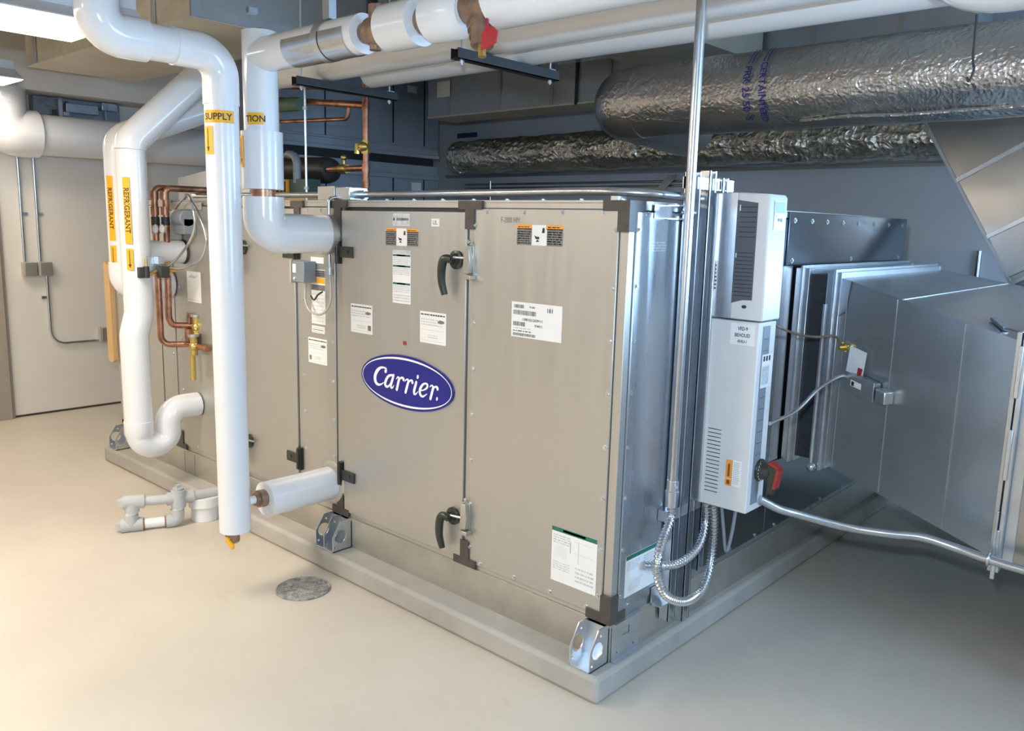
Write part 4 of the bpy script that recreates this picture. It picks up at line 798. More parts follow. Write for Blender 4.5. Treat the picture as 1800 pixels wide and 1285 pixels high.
# conduits at the drive
RC = thing('conduit', 'tall upright steel conduit beside the white drive ending in a looped flexible conduit', 'conduit', (0.07, 0.24, 0.3))
obj('tube', MB().tube([(0.104, 0.180, 3.29), (0.100, 0.192, 2.25), (0.090, 0.210, 0.70)], 0.0165, 24), condm, RC)
obj('coupling', MB().tube([(0.09, 0.21, 0.735), (0.09, 0.21, 0.70), (0.09, 0.21, 0.697), (0.09, 0.21, 0.64)], [0.021, 0.021, 0.024, 0.022], 24).cyl((0.09, 0.21, 0.715), (0.115, 0.195, 0.718), 0.005, seg=8), steel, RC)
mb = MB().box(0.008, 0.012, 0.13, 0.235, 1.630, 1.675).box(0.012, 0.055, 0.205, 0.245, 1.628, 1.633).box(0.012, 0.055, 0.205, 0.245, 1.672, 1.677).tube([(0.09 + 0.02 * math.cos(a), 0.21 + 0.02 * math.sin(a), 1.652) for a in [2 * PI * i / 20 for i in range(20)]], 0.006, 8, closed=True)
obj('strut_clamp', mb, steel, RC)
def flexible(par, pts, r, pitch=0.0135):
    c = spline(pts, 14); L = [0]
    for a, b in zip(c, c[1:]): L.append(L[-1] + (b - a).length)
    n = int(L[-1] / (pitch / 4)); out = []; rs = []; j = 0
    for i in range(n + 1):
        t = L[-1] * i / n
        while j < len(L) - 2 and L[j + 1] < t: j += 1
        f = (t - L[j]) / max(1e-9, L[j + 1] - L[j]); out.append(c[j].lerp(c[j + 1], min(1, f)))
        rs.append(r * (1.0 if i % 4 in (0, 1) else 0.70))
    return obj('flexible_conduit', MB().tube(out, rs, 16), condm, par)
fc1 = [(0.09, 0.21, 0.645), (0.095, 0.205, 0.60), (0.10, 0.155, 0.545), (0.12, 0.095, 0.50), (0.13, 0.080, 0.435), (0.14, 0.128, 0.352), (0.145, 0.243, 0.292), (0.14, 0.365, 0.285), (0.13, 0.440, 0.335), (0.12, 0.478, 0.423), (0.115, 0.485, 0.52), (0.11, 0.48, 0.582)]
flexible(RC, fc1, 0.0165)
F2 = thing('conduit', 'shorter flexible conduit curling from under the white drive to the side panel', 'conduit', (0.09, 0.4, 0.4))
flexible(F2, [(0.085, 0.475, 0.585), (0.09, 0.465, 0.51), (0.10, 0.405, 0.44), (0.09, 0.30, 0.405), (0.06, 0.215, 0.408), (0.02, 0.165, 0.413)], 0.0155)
VCAB = [(0.132, 0.50, 0.592), (0.147, 0.50, 0.50), (0.160, 0.50, 0.425), (0.166, 0.50, 0.415), (0.172, 0.50, 0.43), (0.182, 0.50, 0.49), (0.192, 0.50, 0.592)]
F3 = tag(obj('cable', MB().tube(spline(VCAB, 8), 0.0065, 10), boxgrey), 'narrow grey cable hanging in a V under the white drive', 'cable')
LC = thing('conduit', 'low steel conduit sweeping from the foot of the white drive below the flared duct', 'conduit', (0.6, 0.8, 0.5))
lc = [(0.255, 0.55, 0.628), (0.30, 0.62, 0.585), (0.346, 0.68, 0.562), (0.481, 0.78, 0.524), (0.624, 0.84, 0.519), (0.729, 0.88, 0.524), (0.833, 0.90, 0.510), (0.945, 0.90, 0.498), (1.10, 0.90, 0.492), (1.6, 0.90, 0.49), (3.0, 0.9, 0.49), (4.19, 0.9, 0.49)]
obj('tube', MB().tube(spline(lc, 8), 0.0155, 20), condm, LC)
obj('strut_clamp', MB().box(0.940, 0.948, 0.945, 0.962, 0.462, 0.66).box(0.936, 0.952, 0.905, 0.955, 0.470, 0.476).tube([(0.943, 0.90 + 0.019 * math.cos(a), 0.498 + 0.019 * math.sin(a)) for a in [2 * PI * i / 20 for i in range(20)]], 0.005, 8, closed=True), steel, LC, bevel=0.002)
# ============================================================ OUTLET DUCT
OD = thing('sheet_metal_duct', 'large bare metal duct flaring out of the unit toward the right edge', 'duct', (1.0, 2.0, 0.47))
def ring(x0, x1, y0, y1, z0, z1, t=0.0, dep=0.03, mb=None):
    mb = mb or MB()
    mb.box(x0, x1, y0 - dep, y0, z0 - dep, z1 + dep).box(x0, x1, y1, y1 + dep, z0 - dep, z1 + dep).box(x0, x1, y0, y1, z1, z1 + dep).box(x0, x1, y0, y1, z0 - dep, z0)
    return mb
obj('collar_frame', ring(0.0135, 0.075, 1.30, 2.66, 0.622, 1.415, dep=0.03), steel, OD, bevel=0.002)
obj('collar_frame', ring(0.040, 0.050, 1.30, 2.66, 0.622, 1.415, dep=0.042), steel, OD, bevel=0.002)
obj('flexible_connector', ring(0.075, 0.155, 1.315, 2.645, 0.63, 1.40, dep=0.02), gasket, OD, label='black fabric sleeve')
obj('collar_frame', ring(0.155, 0.215, 1.295, 2.66, 0.615, 1.405, dep=0.03), steel, OD, bevel=0.002)
obj('collar_frame', ring(0.185, 0.195, 1.295, 2.66, 0.615, 1.405, dep=0.042), steel, OD, bevel=0.002)
A4 = [(0.135, 1.30, 0.62), (0.94, 1.0, 0.47), (0.94, 3.30, 0.47), (0.135, 2.66, 0.62)]; B4 = [(0.135, 1.30, 1.43), (0.94, 1.0, 1.25), (0.94, 3.30, 1.25), (0.135, 2.66, 1.43)]
cut = lambda a, b: tuple(Vector(a).lerp(Vector(b), 0.1))
mb = MB().hexa([cut(A4[0], A4[1]), A4[1], A4[2], cut(A4[3], A4[2])], [cut(B4[0], B4[1]), B4[1], B4[2], cut(B4[3], B4[2])])
obj('transition', mb, ductm, OD)
def T4(s_, h): a = Vector(A4[0]).lerp(Vector(A4[1]), s_); b = Vector(B4[0]).lerp(Vector(B4[1]), s_); return a.lerp(b, h)
NT = (Vector(A4[1]) - Vector(A4[0])).cross(Vector(B4[0]) - Vector(A4[0])).normalized(); 
if NT.y > 0: NT = -NT
obj('corner_strap', MB().add([T4(0.1, 1) + NT * 0.004, T4(0.16, 1) + NT * 0.004, T4(0.14, 0.84) + NT * 0.006, T4(0.1, 0.80) + NT * 0.004], [(0, 1, 2, 3)], 0, False), steel, OD)
for s_ in (0.14, 0.42, 0.76): obj('cross_seam', MB().tube([T4(s_, 0.01) + NT * 0.001, T4(s_, 0.99) + NT * 0.001], 0.003, 6), ductm, OD)
Tt = lambda s_, u: Vector(B4[0]).lerp(Vector(B4[1]), s_).lerp(Vector(B4[3]).lerp(Vector(B4[2]), s_), u)
obj('cross_seam', MB().tube([Tt(0.45, 0.0), Tt(0.45, 0.98)], 0.004, 6), ductm, OD)
mb = MB(); ring(0.930, 0.945, 1.0, 3.30, 0.47, 1.25, dep=0.036, mb=mb); obj('flange', mb, galv, OD, bevel=0.002)
mb = MB(); ring(0.950, 0.965, 1.0, 3.30, 0.47, 1.25, dep=0.036, mb=mb); ring(0.965, 1.00, 1.0, 3.30, 0.47, 1.25, dep=0.006, mb=mb); obj('flange', mb, steel, OD, bevel=0.002)
for z in (0.50, 0.86, 1.15): obj('flange_cleat', MB().box(0.942, 0.956, 0.955, 0.966, z - 0.09, z + 0.09), steel, OD, bevel=0.002)
obj('run', MB().box(0.965, 4.19, 1.0, 3.30, 0.47, 1.25), duct_b, OD)
obj('support_leg', MB().box(1.3, 1.34, 1.05, 1.09, 0.0, 0.47).box(1.3, 1.34, 3.2, 3.24, 0.0, 0.47).box(3.6, 3.64, 1.05, 1.09, 0.0, 0.47), steel, OD)
obj('air_lever', MB().hexa([Tt(0.80, 0.10) + Vector((0, 0, 0.004)), Tt(0.90, 0.03) + Vector((0, 0, 0.004)), Tt(0.915, 0.05) + Vector((0, 0, 0.004)), Tt(0.82, 0.12) + Vector((0, 0, 0.004))], [Tt(0.80, 0.10) + Vector((0, 0, 0.016)), Tt(0.90, 0.03) + Vector((0, 0, 0.016)), Tt(0.915, 0.05) + Vector((0, 0, 0.016)), Tt(0.82, 0.12) + Vector((0, 0, 0.016))]).tube([Tt(0.90, 0.04) + Vector((0, 0, 0.012)), Tt(0.97, 0.03) + Vector((0, 0, 0.018))], 0.004, 8), ductdark, OD)
obj('stiffener', MB().tube([(0.165, 1.24, 0.60), (0.165, 1.235, 0.62), (0.168, 1.235, 1.30)], 0.009, 10).ball((0.168, 1.235, 0.590), 0.020), steel, OD)
mb = MB(); n0 = T4(0.16, 0.66)
mb.tube([n0, n0 + NT * 0.02], 0.018, 8).tube([n0 + NT * 0.02, n0 + NT * 0.045], 0.009, 8)
for k in range(4): a = k * PI / 2 + .4; mb.ball(n0 + NT * 0.012 + Vector((math.cos(a) * 0.018, 0, math.sin(a) * 0.018)), 0.007)
obj('test_port', mb, brass, OD)
CP = tag(obj('cable', MB().tube(spline([(0.2, 0.70, 1.250), (0.2, 0.89, 1.205), (0.215, 1.05, 1.182), (0.245, 1.17, 1.178), tuple(n0 + NT * 0.03)], 8), 0.0048, 8), bronze), 'thin brown wire crossing to the brass fitting on the duct', 'wire')
BX = thing('junction_box', 'small galvanised switch box fixed to the flared duct, with a paper tag above', 'junction box', tuple(T4(0.32, 0.48)))
def onT(s0, s1, h0, h1, l0, l1):
    b = [T4(s0, h0) + NT * l0, T4(s1, h0) + NT * l0, T4(s1, h1) + NT * l0, T4(s0, h1) + NT * l0]; t = [T4(s0, h0) + NT * l1, T4(s1, h0) + NT * l1, T4(s1, h1) + NT * l1, T4(s0, h1) + NT * l1]
    return b, t
b, t = onT(0.235, 0.385, 0.475, 0.560, 0.008, 0.055); obj('box', MB().hexa(b, t), galv_side, BX, bevel=0.003)
b, t = onT(0.225, 0.395, 0.468, 0.567, 0.055, 0.060); obj('cover', MB().hexa(b, t), ductm, BX, bevel=0.001)
b, t = onT(0.400, 0.455, 0.480, 0.545, 0.002, 0.055); obj('box', MB().hexa(b, t), steel, BX, bevel=0.005)
b, t = onT(0.265, 0.325, 0.505, 0.535, 0.060, 0.0612); obj('plate_label', MB().hexa(b, t), paper, BX)
b, t = onT(0.27, 0.285, 0.508, 0.53, 0.0612, 0.0618); obj('plate_print', MB().hexa(b, t), ink, BX)
vs = [T4(0.20, 0.541) + NT * 0.03, T4(0.29, 0.552) + NT * 0.02, T4(0.303, 0.683) + NT * 0.02, T4(0.219, 0.692) + NT * 0.035]
obj('paper_tag', MB().add(vs + [v - NT * 0.001 for v in vs], [(0, 1, 2, 3), (7, 6, 5, 4), (0, 4, 5, 1), (1, 5, 6, 2), (2, 6, 7, 3), (3, 7, 4, 0)], 0, False), whitepvc, BX, label='white paper tag')
vs = [T4(0.262, 0.555) + NT * 0.026, T4(0.284, 0.557) + NT * 0.023, T4(0.290, 0.595) + NT * 0.023, T4(0.266, 0.595) + NT * 0.027]
obj('tag_print', MB().add(vs, [(0, 1, 2, 3)], 0, False), redrag, BX)
FX = tag(obj('flexible_conduit', MB().tube(spline([(0.255, 0.587, 0.906), (0.26, 0.80, 0.922), (0.275, 0.95, 0.985), (0.285, 1.08, 1.013), (0.30, 1.15, 1.022), tuple(T4(0.235, 0.52) + NT * 0.03)], 8), 0.0075, 12), condm), 'thin flexible conduit rising from the drive to the switch box on the duct', 'conduit')
# ============================================================ OVERHEAD DUCTS
def lumpy(x0, x1, y, z, r, amp, freq, seg=96, n=160, flat=0.0, seed=0):
    from mathutils import noise
    vs = []; fs = []
    for i in range(n + 1):
        x = x0 + (x1 - x0) * i / n
        for j in range(seg):
            a = 2 * PI * j / seg; q = Vector((x * freq, math.cos(a) * 1.3 + seed, math.sin(a) * 1.3))
            rr = r * (1 + amp * (noise.noise(q) + 0.5 * noise.noise(q * 3.1) + 0.3 * abs(noise.noise(Vector((x * freq * 5, a * 1.5, seed))))))
            vs.append((x, y + rr * math.cos(a), z + rr * math.sin(a) * (1 - flat)))
    for i in range(n):
        for j in range(seg): fs.append((i * seg + j, (i + 1) * seg + j, (i + 1) * seg + (j + 1) % seg, i * seg + (j + 1) % seg))
    return MB().add(vs, fs, 0, True)
BD = thing('foil_wrapped_duct', 'fat round foil wrapped duct with blue printed bands, highest on the right', 'duct', (1.0, 2.0, 2.1))
m_ = lumpy(-1.38, 4.19, 2.02, 2.325, 0.205, 0.035, 1.6, seed=3)
obj('wrap', m_, foil, BD)
mb = MB().tube(fillet([(-1.30, 2.02, 2.325), (-1.46, 2.02, 2.325), (-1.50, 2.84, 2.29)], 0.16, 10), 0.206, 40)
obj('elbow', mb, foil, BD)
obj('wrap_seam', MB().tube([(-0.3 + 0.25 * i, 2.02 - 0.12 - 0.02 * math.sin(i), 2.145 + 0.006 * math.sin(i * 2.1)) for i in range(18)], 0.009, 8), foil, BD)
wib = mat('wrap_ink_blue', (0.03, 0.03, 0.20), 0.4, noise=0.3, nscale=30)
def foiltext(s, x0, h, rot0, dx):
    vs, fs, wd = text2d(s, h, 0.015); out = []
    for p in vs:
        a = rot0 + (p[0]) / 0.216; X = x0 + p[1]
        out.append((X, 2.02 - 0.2175 * math.cos(a), 2.325 - 0.2175 * math.sin(a)))
    obj('printed_word', MB().add(out, fs, 0, False), wib, BD)
foiltext('CERTAINTEED', -0.475, 0.036, 0.20, 0); foiltext('FRK 25 50  S', -0.560, 0.040, 0.20, 0)
for k, xx in enumerate((-0.57, -0.55, -0.49, -0.47)):
    vs = [];
    for i in range(9):
        a = -0.55 - 0.07 * i
        for d in (0, 0.006): vs.append((xx + d, 2.02 - 0.2175 * math.cos(a), 2.325 - 0.2175 * math.sin(a)))
    obj('printed_line', MB().add(vs, [(2 * i, 2 * i + 1, 2 * i + 3, 2 * i + 2) for i in range(8)], 0, True), wib, BD)
SD = thing('foil_wrapped_duct', 'thinner crumpled foil wrapped duct, lower and farther back along the rear wall', 'duct', (-2.0, 3.48, 2.0))
obj('wrap', lumpy(-4.40, -0.045, 3.50, 2.225, 0.150, 0.13, 3.2, seed=11, n=220), foil2, SD)
obj('end_wrap', MB().tube([(-4.47, 3.5, 2.22), (-4.44, 3.5, 2.22), (-4.36, 3.5, 2.22)], [0.09, 0.135, 0.148], 40), foil2, SD)
# slanting bare duct at the right
SLD = thing('sheet_metal_duct', 'slanting bare sheet metal duct with raised seams at the right edge behind the flared duct', 'duct', (0.8, 3.25, 1.2))
o0, o1 = Vector((-0.08, 3.12, 2.265)), Vector((0.505, 3.12, 1.29)); dd = (o1 - o0).normalized(); pp = Vector((-dd.z, 0, dd.x))
if pp.x < 0: pp = -pp
Wd = 1.25
def SP(s_, u, dy=0.0): return o0 + dd * s_ + pp * u + Vector((0, dy, 0))
Ls = (o1 - o0).length
obj('run', MB().hexa([SP(0, 0, .28), SP(0, 0), SP(0, Wd), SP(0, Wd, .28)][::-1], [SP(Ls, 0, .28), SP(Ls, 0), SP(Ls, Wd), SP(Ls, Wd, .28)][::-1]), duct_b, SLD)
obj('edge_flange', MB().hexa([SP(0, -.012, .0), SP(0, -.012, -.012), SP(0, .004, -.012), SP(0, .004, .0)], [SP(Ls, -.012, .0), SP(Ls, -.012, -.012), SP(Ls, .004, -.012), SP(Ls, .004, .0)]), ductdark, SLD)
for s_ in (0.40, 0.77): obj('standing_seam', MB().hexa([SP(s_, 0.002, -.016), SP(s_, Wd, -.016), SP(s_, Wd, 0), SP(s_, 0.002, 0)], [SP(s_ + .022, 0.002, -.016), SP(s_ + .022, Wd, -.016), SP(s_ + .022, Wd, 0), SP(s_ + .022, 0.002, 0)]), steel, SLD)
for s_ in (1.02, 1.07): obj('flange', MB().hexa([SP(s_, 0.0, -.035), SP(s_, Wd, -.035), SP(s_, Wd, 0), SP(s_, 0.0, 0)], [SP(s_ + .018, 0.0, -.035), SP(s_ + .018, Wd, -.035), SP(s_ + .018, Wd, 0), SP(s_ + .018, 0.0, 0)]), ductdark, SLD)
for x, z in ((0.0, 2.30), (0.9, 2.6)): obj('hanger_strap', MB().box(x, x + 0.03, 3.3, 3.33, z, ZC - 0.001), steel, SLD)
# back duct (rectangular) along the rear
RD = thing('sheet_metal_duct', 'rectangular blue-grey duct high across the back with a white sticker', 'duct', (-2.5, 3.1, 2.5))
obj('run', MB().box(-4.16, 0.2, 2.88, 3.20, 2.515, ZC - 0.06), ahu2m, RD)
for x in (-3.9, -3.3, -2.75, -2.2, -1.7, -1.2, -0.7, -0.2): obj('standing_seam', MB().box(x, x + 0.025, 2.868, 2.88, 2.515, ZC - 0.06), ductdark, RD)
obj('bottom_wrap', MB().box(-4.16, 0.2, 2.87, 3.21, 2.502, 2.515), beigeflat, RD)
obj('sticker', MB().box(-4.03, -3.87, 2.866, 2.868, 2.67, 2.80), paper, RD)
for x in (-2.5, -1.5): obj('hanger_strap', MB().box(x, x + 0.02, 2.86, 2.88, 2.50, ZC), darkbase, RD)
BR = tag(obj('branch_duct', MB().prism([(-1.70, 2.64), (-1.0, 2.64), (-1.0, 2.9), (-1.70, 2.9)], 1.72, 2.84), beigeflat), 'short beige duct box overhead behind the white mains', 'duct')
# rear air handling unit
AU = thing('rear_air_handler', 'dark blue-grey second air handling unit in the shadows behind the copper riser', 'air handling unit', (-4.9, 2.5, 0.0))
obj('casing', MB().box(-5.22, -4.5, 1.60, 3.32, 0.0, 2.12), ahu2m, AU)
obj('casing', MB().box(-5.22, -4.5, 1.60, 3.32, 2.19, ZC - 0.15), ahu2m, AU)
obj('dark_gap', MB().box(-5.2, -4.53, 1.62, 3.28, 2.12, 2.19), darkbase, AU)  # black strip set back between the lower and upper casing
for z0, z1 in ((1.99, 2.035), (2.19, 2.225), (2.28, 2.30)): obj('rail', MB().box(-4.51, -4.485, 1.60, 3.32, z0, z1), ahu2m, AU, bevel=0.004)
for y in (2.02, 2.755, 3.13): obj('panel_joint', MB().box(-4.501, -4.494, y, y + 0.012, 2.30, ZC - 0.16).box(-4.501, -4.494, y, y + 0.012, 0.1, 1.99), darkbase, AU)
obj('sticker', MB().box(-4.498, -4.496, 2.93, 3.04, 2.765, 2.825), paper, AU)
obj('sticker', MB().box(-4.498, -4.496, 2.98, 3.10, 1.87, 1.96), paper, AU)
# beige wrapped duct over the left aisle
WD = thing('wrapped_duct', 'big beige wrapped duct box overhead at the left, its bare metal end facing right', 'duct', (-3.6, 0.2, 2.55))
obj('bottom', MB().box(-4.77, -2.50, -0.16, 0.56, 2.552, 2.56), beigeflat, WD)
obj('wrap', MB().box(-4.77, -2.52, -0.155, 0.555, 2.56, 3.2), beigeins, WD)
obj('end_panel', MB().box(-2.52, -2.505, -0.15, 1.3, 2.56, 3.2), duct_b, WD)
obj('end_flange', MB().prism([(-0.16, 2.556), (1.3, 2.556), (1.3, 2.60), (-0.115, 2.60), (-0.115, 3.2), (-0.16, 3.2)], -2.504, -2.492, 'x'), ductdark, WD)
obj('access_plate', MB().box(-2.505, -2.49, 0.15, 0.20, 2.63, 2.66), steel, WD)
for x in (-4.6, -2.9): obj('hanger_strap', MB().box(x, x + 0.03, -0.17, -0.16, 2.55, ZC - 0.001), steel, WD)
OD2 = thing('sheet_metal_duct', 'grey metal duct crossing above the valve pipe near the top centre', 'duct', (-2.0, 1.3, 2.7))
obj('run', MB().box(-2.45, -1.75, 0.95, 2.6, 2.74, 3.1), galv_side, OD2); obj('strap', MB().box(-2.1, -2.07, 0.94, 0.95, 2.74, ZC - 0.001), steel, OD2); obj('strap', MB().box(-1.75, -1.744, 1.3, 1.33, 2.73, ZC - 0.001), steel, OD2)
OD3 = tag(obj('sheet_metal_duct', MB().box(-2.0, -1.1, 3.25, 4.15, 2.56, 2.95), ductdark), 'dull metal duct stub high against the rear wall', 'duct')
# ============================================================ BEHIND AND ON TOP OF THE UNIT
CR = thing('copper_pipe', 'brown copper riser with a double brass valve standing behind the unit roof', 'copper pipe', (-2.63, 1.0, 1.69))
xr = -2.632
obj('riser', MB().cyl((xr, 1.0, 1.69), (xr, 1.0, 2.62), 0.019, seg=18), copper, CR)
obj('fitting', MB().cyl((xr, 1.0, 1.80), (xr, 1.0, 1.85), 0.024, seg=18).cyl((xr, 1.0, 1.89), (xr, 1.0, 1.94), 0.024, seg=18).cyl((xr, 1.0, 2.25), (xr, 1.0, 2.31), 0.024, seg=18), copper, CR)
obj('valve_body', MB().cyl((xr, 1.0, 2.0), (xr, 1.0, 2.08), 0.027, seg=6).ball((xr, 0.985, 2.04), 0.03).cyl((xr - 0.06, 0.98, 2.0), (xr - 0.055, 0.98, 2.06), 0.018, seg=8).cyl((xr - 0.06, 0.98, 2.03), (xr, 0.985, 2.03), 0.012, seg=8), brass, CR)
obj('branch', MB().cyl((xr, 1.0, 1.915), (-3.02, 1.0, 1.915), 0.019, seg=18), copper, CR)
obj('branch', MB().cyl((xr, 1.0, 2.285), (-3.70, 1.0, 2.40), 0.021, seg=18), copper, CR)
obj('branch', MB().tube(fillet([(-3.9, 1.02, 2.26), (-2.84, 1.02, 2.22), (-2.82, 1.02, 2.30)], 0.03), 0.012, 14), copper, CR)
obj('branch', MB().cyl((-3.75, 0.97, 2.49), (-3.10, 0.97, 2.43), 0.020, seg=16), copper, CR)
obj('valve_body', MB().cyl((-2.89, 1.0, 1.915), (-2.82, 1.0, 1.915), 0.030, seg=14).cyl((-2.855, 1.0, 1.93), (-2.855, 1.0, 1.975), 0.010, seg=8).ball((-2.855, 1.0, 1.985), 0.020), brass, CR)
GI = tag(obj('insulated_pipe', MB().tube([(-3.75, 0.93, 2.345), (-3.27, 0.93, 2.33), (-3.21, 0.93, 2.325)], [0.045, 0.045, 0.040], 24), foamgreen), 'green wrapped pipe piece between the thin rod and the white riser', 'pipe')
BC = tag(obj('compressor_tank', MB().tube([(-3.65, 1.05, 1.93), (-3.10, 1.05, 1.915), (-3.055, 1.05, 1.913), (-3.04, 1.05, 1.912)], [0.085, 0.085, 0.075, 0.05], 32), black), 'black cylinder lying behind the unit roof left of the copper riser', 'tank')
GB = thing('actuator', 'dark green actuator box with a curved grey arm and yellow side behind the unit roof', 'actuator', (-3.1, 0.8, 1.69))
obj('box', MB().box(-3.20, -2.93, 0.78, 0.88, 1.70, 1.845), mat('green_paint', (0.05, 0.10, 0.085), 0.4, noise=0.1, nscale=8), GB, bevel=0.005)
obj('side_cover', MB().box(-3.27, -3.125, 0.762, 0.78, 1.745, 1.842), yellow, GB, bevel=0.003)
mb = MB()
for i in range(3): mb.box(-3.245 + 0.04 * i, -3.225 + 0.04 * i, 0.760, 0.762, 1.765, 1.83)
obj('cover_slot', mb, darkbase, GB)
obj('arm', MB().tube(fillet([(-3.07, 0.80, 1.82), (-3.07, 0.80, 1.985), (-3.17, 0.80, 2.0)], 0.06), 0.026, 14), boxgrey, GB)
obj('arm_tip', MB().cyl((-3.19, 0.80, 1.995), (-3.12, 0.80, 2.008), 0.014, seg=12), steel, GB)
TPL = tag(obj('roof_equipment', MB().box(-3.6, -2.75, 0.66, 0.74, 1.69, 1.735), card), 'brown strip resting on the unit roof at the left', 'strip')
SLP = tag(obj('duct_hood', MB().prism([(-4.25, 1.70), (-3.30, 1.70), (-3.30, 1.935), (-3.42, 1.93), (-3.86, 1.90), (-4.25, 1.86)], 0.60, 0.64), ductm), 'sloping grey metal hood edge above the unit roof at the left', 'hood')
# conduits on the rear wall
mb = MB()
for z in (2.005, 1.965): mb.cyl((-5.0, YB - 0.02, z), (-2.25, YB - 0.02, z), 0.011, seg=12)
RW = thing('conduit', 'pair of thin conduits along the rear wall with a short vertical drop', 'conduit', (-3.6, YB - 0.03, 1.9))
obj('tube', mb, condm, RW); obj('drop', MB().cyl((-4.62, YB - 0.025, 1.0), (-4.62, YB - 0.025, 2.04), 0.014, seg=12), condm, RW)
BRC = tag(obj('brace', MB().prism([(-2.78, 1.72), (-2.70, 1.72), (-2.36, 2.035), (-2.36, 2.06), (-2.44, 2.05)], YB - 0.06, YB - 0.051), ductdark), 'dark slanting brace on the rear wall above the unit', 'brace')
WC = tag(obj('conduit', MB().cyl((0.05, YB - 0.02, 0.0), (0.05, YB - 0.02, 1.50), 0.018, seg=14), condm), 'short upright conduit on the rear wall beside the slanting duct', 'conduit')
BS = tag(obj('wall_sign', MB().box(-5.15, -4.85, YB - 0.005, YB, 2.50, 2.55), mat('sign_blue', (0.05, 0.08, 0.22), 0.5, noise=0.1, nscale=10)), 'small dark blue plate on the rear wall above the crumpled foil duct', 'sign')
# ============================================================ LEFT WALL
PW = thing('insulated_pipe', 'very fat cream insulated pipe running along the left wall below the bulkhead', 'pipe', (-5.35, 0.6, 2.0))
obj('jacket', MB().tube([(-5.36, 0.02, 2.165), (-5.36, 1.55, 2.175)], 0.150, 44), pvc, PW)
obj('elbow_cover', MB().tube(fillet([(-5.36, 0.07, 2.165), (-5.36, -0.16, 2.165), (-5.36, -0.16, 2.47)], 0.17, 14), 0.172, 44), pvcf, PW)
obj('seam', MB().tube([(-5.36, -0.17, 2.36), (-5.36, -0.17, 2.375)], 0.176, 44, caps=False).tube([(-5.36, -0.17, 2.40), (-5.36, -0.17, 2.405)], 0.177, 44, caps=False), pvcend, PW)
EQ = thing('fan_coil_unit', 'grey control gear tucked between the fat cream pipe and the bulkhead on the left wall', 'fan coil', (-5.5, 0.5, 2.3))
obj('box', MB().box(-5.595, -5.50, 0.11, 0.75, 2.30, 2.465), boxgrey, EQ, bevel=0.004)
obj('box', MB().box(-5.50, -5.44, 0.32, 0.56, 2.36, 2.43).box(-5.50, -5.42, 0.58, 0.70, 2.40, 2.46), galv_side, EQ, bevel=0.004)
obj('bracket', MB().box(-5.50, -5.45, 0.27, 0.30, 2.325, 2.465).box(-5.50, -5.43, 0.30, 0.34, 2.33, 2.36), ductdark, EQ, bevel=0.003)
obj('sensor', MB().cyl((-5.46, 0.335, 2.35), (-5.46, 0.335, 2.44), 0.012, seg=12), black, EQ); obj('sensor', MB().box(-5.5, -5.44, 0.19, 0.27, 2.318, 2.33).cyl((-5.46, 0.24, 2.33), (-5.46, 0.24, 2.37), 0.012, seg=12), black, EQ)
obj('cable', MB().tube(spline([(-5.46, 0.34, 2.44), (-5.45, 0.25, 2.455), (-5.45, 0.18, 2.43), (-5.45, 0.20, 2.40), (-5.46, 0.28, 2.385)], 6), 0.006, 8).tube(spline([(-5.46, 0.62, 2.40), (-5.46, 0.63, 2.32), (-5.45, 0.69, 2.25), (-5.44, 0.72, 2.15)], 6), 0.007, 8), boxgrey, EQ)
for yy, nm in ((0.0, 'left'), (0.11, 'right')):
    w_ = thing('conduit', 'thin wall conduit dropping to the %s grey outlet box on the left wall' % nm, 'conduit', (-5.59, yy, 1.2))
    obj('tube', MB().tube([(-5.585, yy - 0.0, 2.10), (-5.585, yy, 1.22)], 0.010, 12), condm, w_)
    obj('strap', MB().box(-5.599, -5.588, yy, yy + 0.045, 1.575, 1.595), steel, w_)
for y0, nm in ((-0.025, 'left grey outlet box of the pair on the left wall'), (0.085, 'right grey outlet box of the pair on the left wall')):
    b_ = thing('outlet_box', nm, 'outlet box', (-5.58, y0 + 0.05, 1.11))
    obj('box', MB().box(-5.599, -5.552, y0, y0 + 0.098, 1.108, 1.213), boxbeige, b_, bevel=0.003); obj('cover', MB().box(-5.552, -5.546, y0 + 0.012, y0 + 0.10, 1.11, 1.211), galv, b_, bevel=0.002)
w_ = thing('conduit', 'thin conduit sweeping down from the outlet boxes and along the left wall', 'conduit', (-5.59, 0.3, 0.6))
obj('tube', MB().tube(fillet([(-5.585, 0.150, 1.11), (-5.585, 0.150, 0.560), (-5.585, 0.52, 0.560)], 0.11, 10), 0.010, 12), condm, w_)
obj('strap', MB().box(-5.599, -5.588, 0.105, 0.150, 0.925, 0.945), steel, w_)
b_ = thing('outlet_box', 'lower beige outlet box on the left wall beside the tan board', 'outlet box', (-5.58, 0.57, 0.54))
obj('box', MB().box(-5.599, -5.552, 0.515, 0.63, 0.548, 0.668), boxbeige, b_, bevel=0.003); obj('cover', MB().box(-5.552, -5.546, 0.53, 0.63, 0.553, 0.663), galv, b_, bevel=0.002)
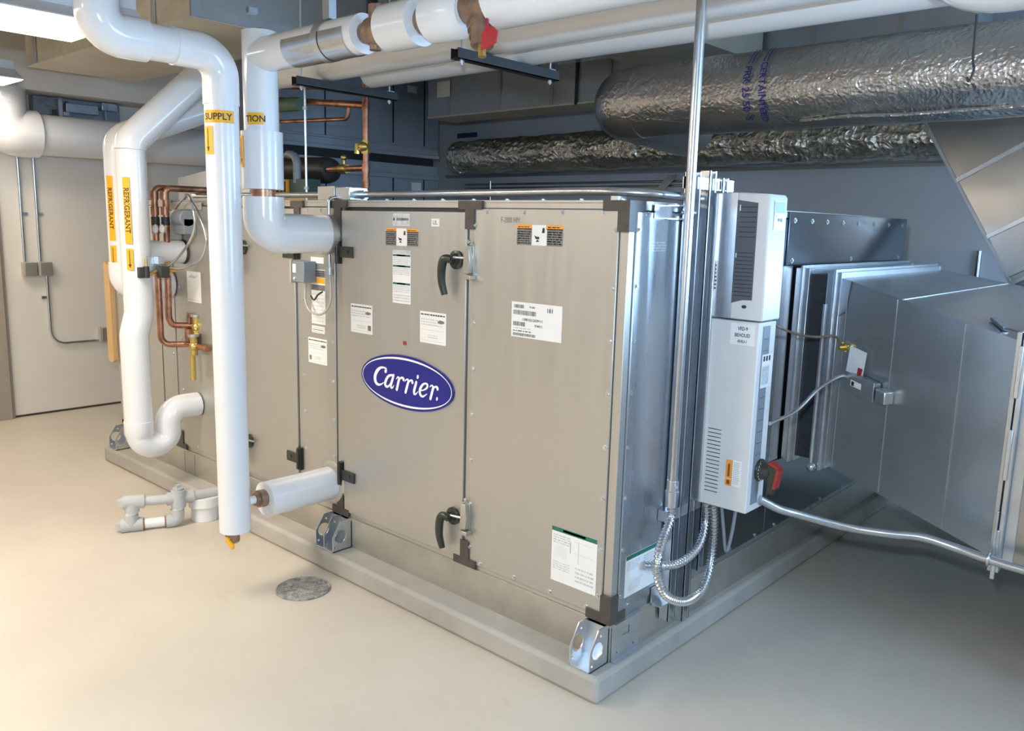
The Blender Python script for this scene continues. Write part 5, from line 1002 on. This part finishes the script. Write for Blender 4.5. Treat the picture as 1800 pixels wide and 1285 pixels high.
# ============================================================ LIGHT FITTINGS
def fixture(label, x, y0, y1, z, power, wd=0.30, grp='fluorescent fixtures'):
    t = thing('ceiling_light', label, 'ceiling light', (x, (y0 + y1) / 2, z), grp)
    obj('housing', MB().box(x - 0.055, x + 0.055, y0, y1, z + 0.055, z + 0.115), fixwhite, t, bevel=0.004)
    mb = MB()
    for s_ in (-1, 1): mb.hexa([(x + s_ * 0.05, y0, z + 0.055), (x + s_ * wd / 2, y0, z - 0.02), (x + s_ * wd / 2, y1, z - 0.02), (x + s_ * 0.05, y1, z + 0.055)], [(x + s_ * 0.05, y0, z + 0.060), (x + s_ * wd / 2, y0, z - 0.015), (x + s_ * wd / 2, y1, z - 0.015), (x + s_ * 0.05, y1, z + 0.060)])
    mb.prism([(x - 0.05, z + 0.055), (x + 0.05, z + 0.055), (x + wd / 2, z - 0.02), (x - wd / 2, z - 0.02)], y1, y1 + 0.003).prism([(x - 0.05, z + 0.055), (x + 0.05, z + 0.055), (x + wd / 2, z - 0.02), (x - wd / 2, z - 0.02)], y0 - 0.003, y0)
    obj('reflector', mb, fixwhite, t)
    gm = glow if power else fixwhite
    for s_ in (-1, 1): obj('tube', MB().cyl((x + s_ * wd * 0.22, y0 + 0.02, z + 0.005), (x + s_ * wd * 0.22, y1 - 0.02, z + 0.005), 0.017, seg=16), gm, t)
    if power: obj('lens', MB().box(x - wd / 2 + 0.01, x + wd / 2 - 0.01, y0 + 0.004, y1 - 0.004, z - 0.026, z - 0.020), glow, t)
    for y in (y0 + 0.1, y1 - 0.12):
        obj('hanger_wire', MB().tube([(x - 0.03, y - 0.03, z + 0.115), (x, y, z + 0.24), (x, y, ZC - 0.001)], 0.002, 6).tube([(x + 0.03, y + 0.03, z + 0.115), (x, y, z + 0.24)], 0.002, 6), steel, t)
    if not power: return t
    l = area('fixture_lamp', (x, (y0 + y1) / 2, z - 0.04), wd, power, WARM, (0, 0, -1), (y1 - y0))
    l.rotation_euler = (0, 0, 0)
    return t
fixture('bright fluorescent fixture at the top left corner, nearest the thick white elbow', -2.14, -3.1, -0.765, 2.34, 52, 0.465)
fixture('fluorescent fixture end showing just right of the top of the white supply pipe', -2.60, -0.75, -0.40, 2.485, 0, 0.24)
fixture('fluorescent fixture low at the left edge above the fat cream pipe', -4.85, -1.8, -0.22, 2.47, 24, 0.40)
fixture('fluorescent fixture over the floor behind the photographer', -1.7, -5.4, -3.3, 2.6, 85, 0.40)
fixture('fluorescent fixture above the right aisle, outside the picture', 2.5, -2.6, 0.2, 2.7, 5, 0.40)
